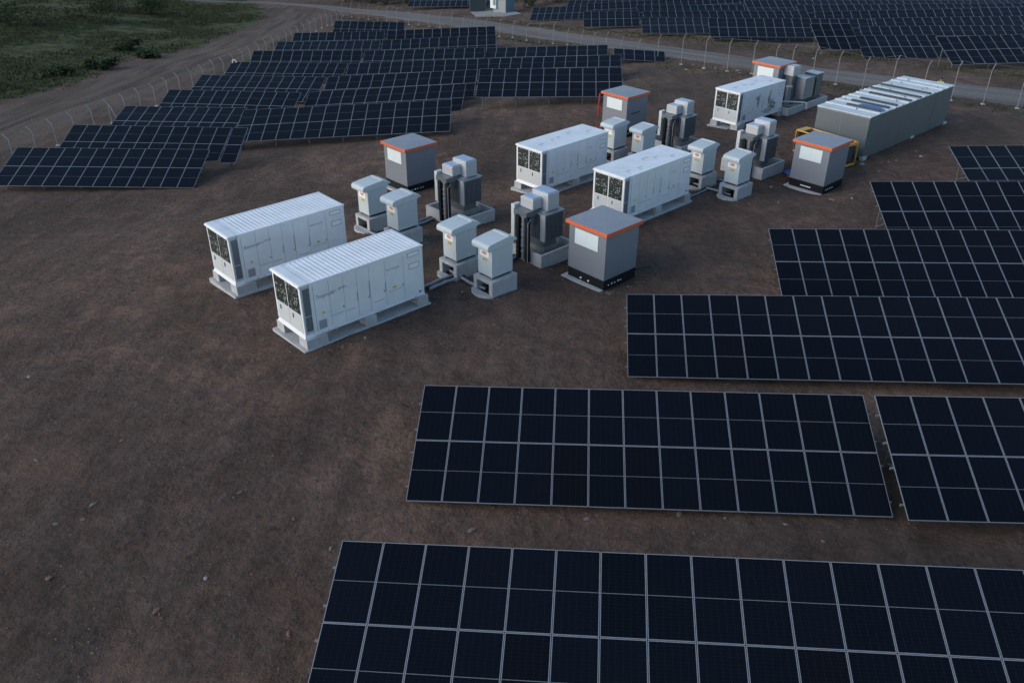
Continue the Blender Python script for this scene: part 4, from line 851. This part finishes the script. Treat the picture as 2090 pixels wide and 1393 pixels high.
run([(17.9, 53.6), (18.5, 52.9), (19.1, 51.9)], .09, (BLUE, BLUE, BLUE), 'cable_run', 'thick blue cables between a transformer tub and the generator kiosk', .14, n=3, gap=.2)
run([(17.9, 53.1), (18.5, 52.4), (19.0, 51.6)], .05, (RED,), 'cable_run', 'thin red cable beside the thick blue cables', .06)
run([(13.1, 51.6), (13.7, 50.9), (14.3, 50.3)], .09, (BLUE, PIPE), 'cable_run', 'short blue cables between two cabinets left of the generator kiosk', .12, n=2, gap=.2)
run([(8.9, 58.8), (9.6, 59.0), (10.8, 58.7), (11.7, 58.9)], .07, (PIPE, RUB), 'cable_run', 'conduit behind the cabinets near the red-hosed kiosk', .09, n=2, gap=.17)
# ------------------------------------------------------------------ far cabin on its pad
x, y = -1.4, 159.6; g = H1(x, y) + .25
pcx, pcy = sum(p[0] for p in PAD) / len(PAD), sum(p[1] for p in PAD) / len(PAD)
PAD = [(pcx + (p[0] - pcx) * .78, pcy + (p[1] - pcy) * .78) for p in PAD]
zc = [H1(*p) for p in PAD]
pv = [(p[0], p[1], h + .12) for p, h in zip(PAD, zc)] + [(p[0], p[1], h - .6) for p, h in zip(PAD, zc)]
n = len(PAD); pmb = MB().poly(pv, [tuple(range(n))] + [(i, (i+1) % n, n + (i+1) % n, n + i) for i in range(n)], STONEP)
po = tag(pmb.build('concrete_pad'), 'pale concrete pad around the far grey cabin beyond the road', 'pad')
if po.data.polygons[0].normal.z < 0: po.data.flip_normals()
fc = tag(empty('far_cabin', (x, y, g), R(47)), 'far grey-blue cabin on a pale pad beyond the gravel road', 'cabin')
MB().box(0, 2.3, 0, 3.0, -.5, 4.2, KROOF).build('body', fc)
MB().box(.05, 2.25, -.03, -.002, -.1, 4.1, BLUEG).build('side_wall', fc)
MB().box(-.35, -.01, 2.1, 3.5, .35, 4.1, WHT).build('white_door', fc)
MB().box(-.362, -.352, 2.2, 2.75, .9, 2.4, GREYM).build('poster', fc)
MB().box(-.1, 2.4, -.1, 3.1, 4.2, 4.35, KROOF).build('roof', fc)
x, y = -6.6, 166; g = H1(x, y)
tag(MB().box(-1.5, 1.5, -1.2, 1.2, -.3, 2.8, FIN).box(-1.3, 1.3, -1.32, -1.205, .2, 2.4, STRIP).box(-1.6, 1.6, -1.3, 1.3, 2.802, 2.9, FIN).build('machine_housing', None, (x, y, g)), 'dark grey-blue machine housing left of the far grey cabin', 'housing')

# ------------------------------------------------------------------ worker behind the long container
def person(loc, rz):
    joints = {'pel': (0, 0, .95), 'spine': (0, -.01, 1.18), 'chest': (0, .0, 1.38), 'neck': (0, .01, 1.50), 'jaw': (0, -.02, 1.57), 'head': (0, -.015, 1.67), 'crown': (0, 0, 1.75),
              'shl': (.19, 0, 1.43), 'ell': (.26, -.02, 1.15), 'wrl': (.25, -.18, .95), 'hal': (.25, -.24, .90), 'shr': (-.19, 0, 1.43), 'elr': (-.26, -.02, 1.15), 'wrr': (-.25, -.18, .95), 'har': (-.25, -.24, .90),
              'hil': (.10, 0, .90), 'knl': (.11, -.03, .50), 'anl': (.11, .02, .09), 'tol': (.12, -.15, .03), 'hir': (-.10, 0, .90), 'knr': (-.11, .03, .50), 'anr': (-.11, .12, .09), 'tor': (-.12, -.04, .03)}
    rad = {'pel': .15, 'spine': .14, 'chest': .155, 'neck': .06, 'jaw': .075, 'head': .095, 'crown': .06, 'hil': .09, 'hir': .09, 'knl': .06, 'knr': .06, 'anl': .045, 'anr': .045, 'tol': .04, 'tor': .04,
           'shl': .07, 'shr': .07, 'ell': .045, 'elr': .045, 'wrl': .032, 'wrr': .032, 'hal': .04, 'har': .04}
    E = [('pel', 'spine'), ('spine', 'chest'), ('chest', 'neck'), ('neck', 'jaw'), ('jaw', 'head'), ('head', 'crown'), ('chest', 'shl'), ('shl', 'ell'), ('ell', 'wrl'), ('wrl', 'hal'), ('chest', 'shr'), ('shr', 'elr'), ('elr', 'wrr'), ('wrr', 'har'),
         ('pel', 'hil'), ('hil', 'knl'), ('knl', 'anl'), ('anl', 'tol'), ('pel', 'hir'), ('hir', 'knr'), ('knr', 'anr'), ('anr', 'tor')]
    def skin(name, keys, grow, m, parent=None):
        ks = list(keys); mm = bpy.data.meshes.new(name); mm.from_pydata([joints[k] for k in ks], [(ks.index(a), ks.index(b)) for a, b in E if a in ks and b in ks], [])
        mm.materials.append(m); o = bpy.data.objects.new(name, mm); C.objects.link(o)
        sk = o.modifiers.new('skin', 'SKIN'); sk.use_smooth_shade = True
        for k, v in zip(ks, mm.skin_vertices[0].data): v.radius = (rad[k] + grow,) * 2; v.use_root = (k == ks[0])
        sb = o.modifiers.new('sub', 'SUBSURF'); sb.levels = sb.render_levels = 2
        if parent: o.parent = parent
        return o
    body = skin('person', joints, 0, SKIN); body.location = loc; body.rotation_euler = (0, 0, rz)
    skin('vest', ['spine', 'pel', 'chest', 'shl', 'shr', 'ell', 'elr'], .018, VEST, body)
    skin('trousers', ['pel', 'hil', 'knl', 'anl', 'hir', 'knr', 'anr'], .02, TROUS, body)
    hb = MB()
    for k in range(5): hb.tube([(0, .02, 1.66 + k * .03), (0, .02, 1.70 + k * .03)], .108 - k * k * .006, HAIR, 12)
    hb.build('hair', body)
    for s in (-1, 1):
        hd = MB()
        for f in range(4): hd.tube([(s * (.225 + .016 * f), -.25, .89), (s * (.225 + .016 * f), -.30, .86 - .005 * f), (s * (.228 + .014 * f), -.31, .82)], .008, SKIN, 6)
        hd.tube([(s * .22, -.22, .91), (s * .20, -.26, .885)], .009, SKIN, 6).build('fingers', body)
    fc_ = MB().tube([(0, -.105, 1.655), (0, -.125, 1.625)], .014, SKIN, 6).box(-.03, .03, -.098, -.092, 1.595, 1.602, TROUS)
    for s in (-1, 1): fc_.box(s * .035 - .011, s * .035 + .011, -.106, -.10, 1.668, 1.678, BLACK)
    fc_.build('face', body)
    return body
px_, py_ = 35.55, 71.7
tag(person((px_, py_, H1(px_, py_)), R(160)), 'worker in a yellow-green vest half hidden behind the long grey container', 'person')
# ------------------------------------------------------------------ rocks, gravel
def rock_mesh(sd, m, flat=.6):
    import bmesh
    r = random.Random(sd); bm = bmesh.new(); bmesh.ops.create_icosphere(bm, subdivisions=2, radius=1)
    off = Vector((r.uniform(0, 50), r.uniform(0, 50), 0))
    for v in bm.verts:
        v.co *= 1 + .38 * noise.noise(v.co * 1.1 + off) + .12 * noise.noise(v.co * 3 + off); v.co.z *= flat
    me = bpy.data.meshes.new('rock'); bm.to_mesh(me); bm.free(); me.materials.append(m); return me
RM = [rock_mesh(i, (STONE, STONE, STONEP, STONER)[i % 4], .45 + .1 * (i % 3)) for i in range(8)]
rr = random.Random(11)
NEAR = {0: 'reddish stone at the lower left of the bare earth', 2: 'reddish stone left of the bottom solar table', 3: 'small stone below the left end of the second-row table',
        4: 'stone in the aisle below the second-row table', 5: 'pair-like stone in the aisle, nearest the middle of the second-row table', 6: 'stone in the aisle under the right part of the second-row table'}
for i, (x, y) in enumerate(ROCKS):
    me = RM[i % 8] if i not in (0, 2) else RM[3]
    if 13 <= i <= 19 or 21 <= i <= 25: me = RM[2 if i % 2 else 6]
    o = bpy.data.objects.new('rock', me); C.objects.link(o); s = rr.uniform(.05, .10) * (1 + (y > 45) * .6 + (y > 80) * .9)
    o.location = (x, y, H1(x, y) + s * .15); o.scale = (s * rr.uniform(.9, 1.6), s * rr.uniform(.6, 1), s * .8); o.rotation_euler = (0, 0, rr.uniform(0, 6))
    zone = 'pale rubble by the long grey container' if 13 <= i <= 18 else 'pale stone at the foot of the road fence' if 21 <= i <= 26 else 'stone on the bare brown earth'
    tag(o, NEAR.get(i, 'small ' + zone), 'rock', 'loose ' + ('rubble by the grey container' if 13 <= i <= 18 else 'stones by the road fence' if 21 <= i <= 26 else 'stones on the earth') if i not in NEAR else 'single stones near the front')
def scatter(name, n, area, smin, smax, m, kind='stuff', sd=1):
    r = random.Random(sd); v, f = [], []
    base = [(1, 0, 0), (-1, 0, 0), (0, 1, 0), (0, -1, 0), (0, 0, .7), (0, 0, -.7)]; fc = [(0, 2, 4), (2, 1, 4), (1, 3, 4), (3, 0, 4), (2, 0, 5), (1, 2, 5), (3, 1, 5), (0, 3, 5)]
    xs, ys, ss = [], [], []
    while len(xs) < n:
        x, y = area(r)
        if noise.noise((x * .25, y * .25, 2.)) + r.uniform(-.5, .5) < 0: continue
        xs.append(x); ys.append(y); ss.append(smin + (smax - smin) * r.random() ** 3)
    zs = HT(np.array(xs), np.array(ys))
    for x, y, z, s in zip(xs, ys, zs, ss):
        b = len(v); a = r.uniform(0, 6.28); ca, sa = math.cos(a), math.sin(a); ex, ey = s * r.uniform(.7, 1.5), s * r.uniform(.6, 1.)
        v += [(x + ca * p[0] * ex - sa * p[1] * ey, y + sa * p[0] * ex + ca * p[1] * ey, z + .015 + p[2] * s * r.uniform(.6, 1.)) for p in base]
        f += [tuple(b + k for k in q) for q in fc]
    me = bpy.data.meshes.new(name); me.from_pydata(v, [], f); me.materials.append(m)
    o = bpy.data.objects.new(name, me); C.objects.link(o); o['kind'] = kind; return o
def yard(r):
    y = 9 + 60 * r.random() ** 1.4; return r.uniform(-.62 * y - 4, .66 * y + 4), y
FEET = [(BX[k][0], BX[k][1], CL, CW) for k in ('C1', 'C2', 'C3', 'C4', 'C5')] + [(KIOSK[k][0], KIOSK[k][1], KX, KY) for k in KIOSK] + [(TX[k][0], TX[k][1], 1.9, 2.6) for k in TX] + [(CAB[k][0], CAB[k][1], SX, SY) for k in CAB] + [(BX['G'][0], BX['G'][1], GL, GW)]
def skirts(r):
    x, y, l, w_ = r.choice(FEET); q = r.choice((0, 0, 1, 2)); off = abs(r.gauss(0, .38)) + .2
    a, b = (r.uniform(-.4, l + .4), -off) if q == 0 else (-off, r.uniform(-.4, w_ + .4)) if q == 1 else (l + off, r.uniform(-.4, w_ + .4))
    c, s = math.cos(R(43)), math.sin(R(43)); return x + a * c - b * s, y + a * s + b * c
g1 = scatter('gravel', 11000, yard, .010, .048, STONE, sd=3); tag(g1, 'fine brown gravel strewn over the bare earth', 'gravel')
g2 = scatter('gravel', 500, yard, .010, .032, STONEP, sd=4); tag(g2, 'sparse pale gravel strewn over the bare earth', 'gravel')
g4 = scatter('gravel', 5000, skirts, .012, .07, STONE, sd=8); tag(g4, 'brown gravel and clods banked against the concrete bases', 'gravel')
g5 = scatter('gravel', 700, skirts, .012, .06, STONEP, sd=9); tag(g5, 'pale rubble chips around the concrete bases', 'gravel')
g3 = scatter('gravel', 500, lambda r: (r.uniform(-50, -36), r.uniform(60, 160)), .02, .08, STONEP, sd=5); tag(g3, 'pale gravel strewn along the dirt track by the left fence', 'gravel')

# ------------------------------------------------------------------ grass, shrubs
def blades(name, pts, hmin, hmax, m, per, spread, sd):
    r = random.Random(sd); v, f = [], []
    zs = HT(np.array([p[0] for p in pts]), np.array([p[1] for p in pts]))
    for (x, y), z in zip(pts, zs):
        for _ in range(per):
            a = r.uniform(0, 6.28); d = spread * math.sqrt(r.random()); bx, by = x + d * math.cos(a), y + d * math.sin(a); h = r.uniform(hmin, hmax); wd = h * .16
            t = r.uniform(0, 6.28); lx, ly = math.cos(t) * h * .55, math.sin(t) * h * .55; px, py = -math.sin(t) * wd, math.cos(t) * wd; b = len(v)
            v += [(bx - px, by - py, z - .05), (bx + px, by + py, z - .05), (bx + lx * .4 + px * .7, by + ly * .4 + py * .7, z + h * .65), (bx + lx * .4 - px * .7, by + ly * .4 - py * .7, z + h * .65), (bx + lx, by + ly, z + h * .9)]
            f += [(b, b+1, b+2, b+3), (b+3, b+2, b+4)]
    me = bpy.data.meshes.new(name); me.from_pydata(v, [], f); me.materials.append(m); o = bpy.data.objects.new(name, me); C.objects.link(o); return o
rg = random.Random(21); gp = []; fld = np.array(GRASS)
while len(gp) < 16000:
    x, y = rg.uniform(-95, -44), rg.uniform(70, 190)
    if noise.noise((x * .10, y * .10, 4.)) * 1.2 + rg.uniform(-.35, .55) < 0: continue
    gp.append((x, y))
d = sdist(np.array([p[0] for p in gp]), np.array([p[1] for p in gp]), far_veg)
gp = [p for p, k in zip(gp, d) if k > rg.uniform(-1., 3.)]
gr_ = blades('grass', gp, .10, .34, GRASSM, 9, .55, 5); gr_['kind'] = 'stuff'; tag(gr_, 'rough green grass covering the field left of the dirt track', 'grass')
wp = []
for _ in range(900):
    t = rg.random() * (len(FENCE_ROAD) - 1); i = int(t); a, b = FENCE_ROAD[i], FENCE_ROAD[min(i+1, len(FENCE_ROAD)-1)]; u = t - i
    wp.append((a[0] + (b[0]-a[0]) * u + rg.gauss(-.4, .9), a[1] + (b[1]-a[1]) * u + rg.gauss(-.4, .9)))
for _ in range(1500):
    x = rg.uniform(-5, 62); wp.append((x, rg.gauss(0, 2.2) + np.interp(x, [-5, 9, 17, 26, 33, 39, 45, 62], [158, 131, 119, 112, 97, 95.5, 85.5, 78])))
for _ in range(700): wp.append((rg.uniform(-36, -8), rg.uniform(112, 140)))
wd_ = blades('weeds', wp, .06, .24, GRASSM, 7, .45, 6); wd_['kind'] = 'stuff'; tag(wd_, 'low weeds along the road fence and under the far tables', 'weeds')
def shrub(name, x, y, rad, h, label, sd, cat='shrub', grp='shrubs at the edge of the field'):
    r = random.Random(sd); g = H1(x, y); root = tag(empty(name, (x, y, g)), label, cat, grp)
    lobes = [(r.gauss(0, rad * .45), r.gauss(0, rad * .45), h * r.uniform(.35, .8), rad * r.uniform(.35, .6)) for _ in range(9)]
    tk = MB()
    for lx, ly, lz, lr in lobes[:5]: tk.tube([(0, 0, -.2), (lx * .4, ly * .4, lz * .5), (lx, ly, lz)], [.09, .06, .02], TRUNK, 6)
    tk.build('trunk', root)
    v, f = [], []
    for _ in range(int(900 + 300 * rad)):
        lx, ly, lz, lr = r.choice(lobes); dv = Vector((r.gauss(0, 1), r.gauss(0, 1), r.gauss(0, 1))).normalized() * lr * r.random() ** .4
        c = Vector((lx, ly, max(.1, lz + dv.z * .8))) + Vector((dv.x, dv.y, 0)); s = r.uniform(.10, .24)
        q = Matrix.Rotation(r.uniform(0, 6.28), 3, 'Z') @ Matrix.Rotation(r.uniform(-1.1, 1.1), 3, 'X'); b = len(v)
        v += [tuple(c + q @ Vector(p)) for p in ((-s, -s * .5, 0), (s * .2, -s * .6, .02), (s, 0, 0), (s * .1, s * .6, .03))]; f.append((b, b+1, b+2, b+3))
    me = bpy.data.meshes.new('crown'); me.from_pydata(v, [], f); me.materials.append(LEAF); part('crown', me, root)
SHR = [(-70, 150, 5, 4.2, 'large dark shrub in the far left corner of the field'), (-78, 138, 5.5, 4.5, 'largest dark shrub cut off by the left edge of the field'), (-66, 163, 4.5, 3.6, 'dark shrub at the back of the grass field, right of two larger ones'),
       (-51.5, 108, 1.7, 1.1, 'low dark bush at the grass edge beside the dirt track'), (-53, 101, 1.4, .9, 'small bush in the grass, nearer than the low dark one at the track edge'), (-55, 125, 2.0, 1.2, 'round bush in the middle of the grass field'), (-49.5, 118, 1.3, .8, 'tiny bush at the far end of the grass edge by the track'), (-57, 92, 1.5, 1.0, 'bush in the front part of the grass field')]
for i, (x, y, rad, h, lab) in enumerate(SHR): shrub('shrub', x, y, rad, h, lab, 40 + i)
HB = ['leftmost dark bush of the hedge beyond the road bend', 'second dark bush of the hedge beyond the road bend', 'third dark bush of the hedge beyond the road bend', 'fourth dark bush of the hedge, left of the far dark table', 'dark bush just above the far dark table', 'dark bush between the far dark table and the machine housing', 'dark green bush right of the far grey cabin', 'dark green bush behind the long far table', 'rightmost dark bush behind the far field']
for i, (x, y) in enumerate(((-36, 193), (-31, 190), (-26.5, 187), (-22, 186), (-16, 186), (-10, 178), (3.5, 168), (8, 170), (13, 173))): shrub('shrub', x, y, 3.4, 3.4, HB[i], 70 + i, grp='hedge bushes beyond the road')
# white end ring on the sixth-row table, struts of the braced fence post, white support pipe
tq = TQ['L6a']; P0 = Vector((tq[0], tq[1], tq[2] + CAM_Z)); tr = P0 + Vector((.35, -.25, .05)); rn = [(tr.x + .22 * math.cos(a), tr.y, tr.z + .22 * math.sin(a)) for a in (2 * math.pi * k / 14 for k in range(15))]
tag(MB().tube(rn, .055, LABW, 6).build('cable_coil'), 'pale coil hung on the fence-side corner of a left solar table', 'coil')
fx, fy = fl[5]; fg = H1(fx, fy)
tag(MB().tube([(fx, fy + .1, fg + 1.75), (fx + .05, fy + 1.3, fg)], .035, POST, 6).tube([(fx + .05, fy, fg + 1.75), (fx + 1.0, fy - .5, fg)], .035, POST, 6).build('fence_strut'), 'pair of raking struts bracing one post of the track fence', 'strut')
fx, fy = 9.2, 92.0; tag(MB().tube([(fx, fy, H1(fx, fy) + .1), (fx + 1.3, fy + 1.0, H1(fx, fy) + .45)], .06, WHT, 8).build('pipe'), 'white pipe lying at the end of the sixth left row of tables', 'pipe')
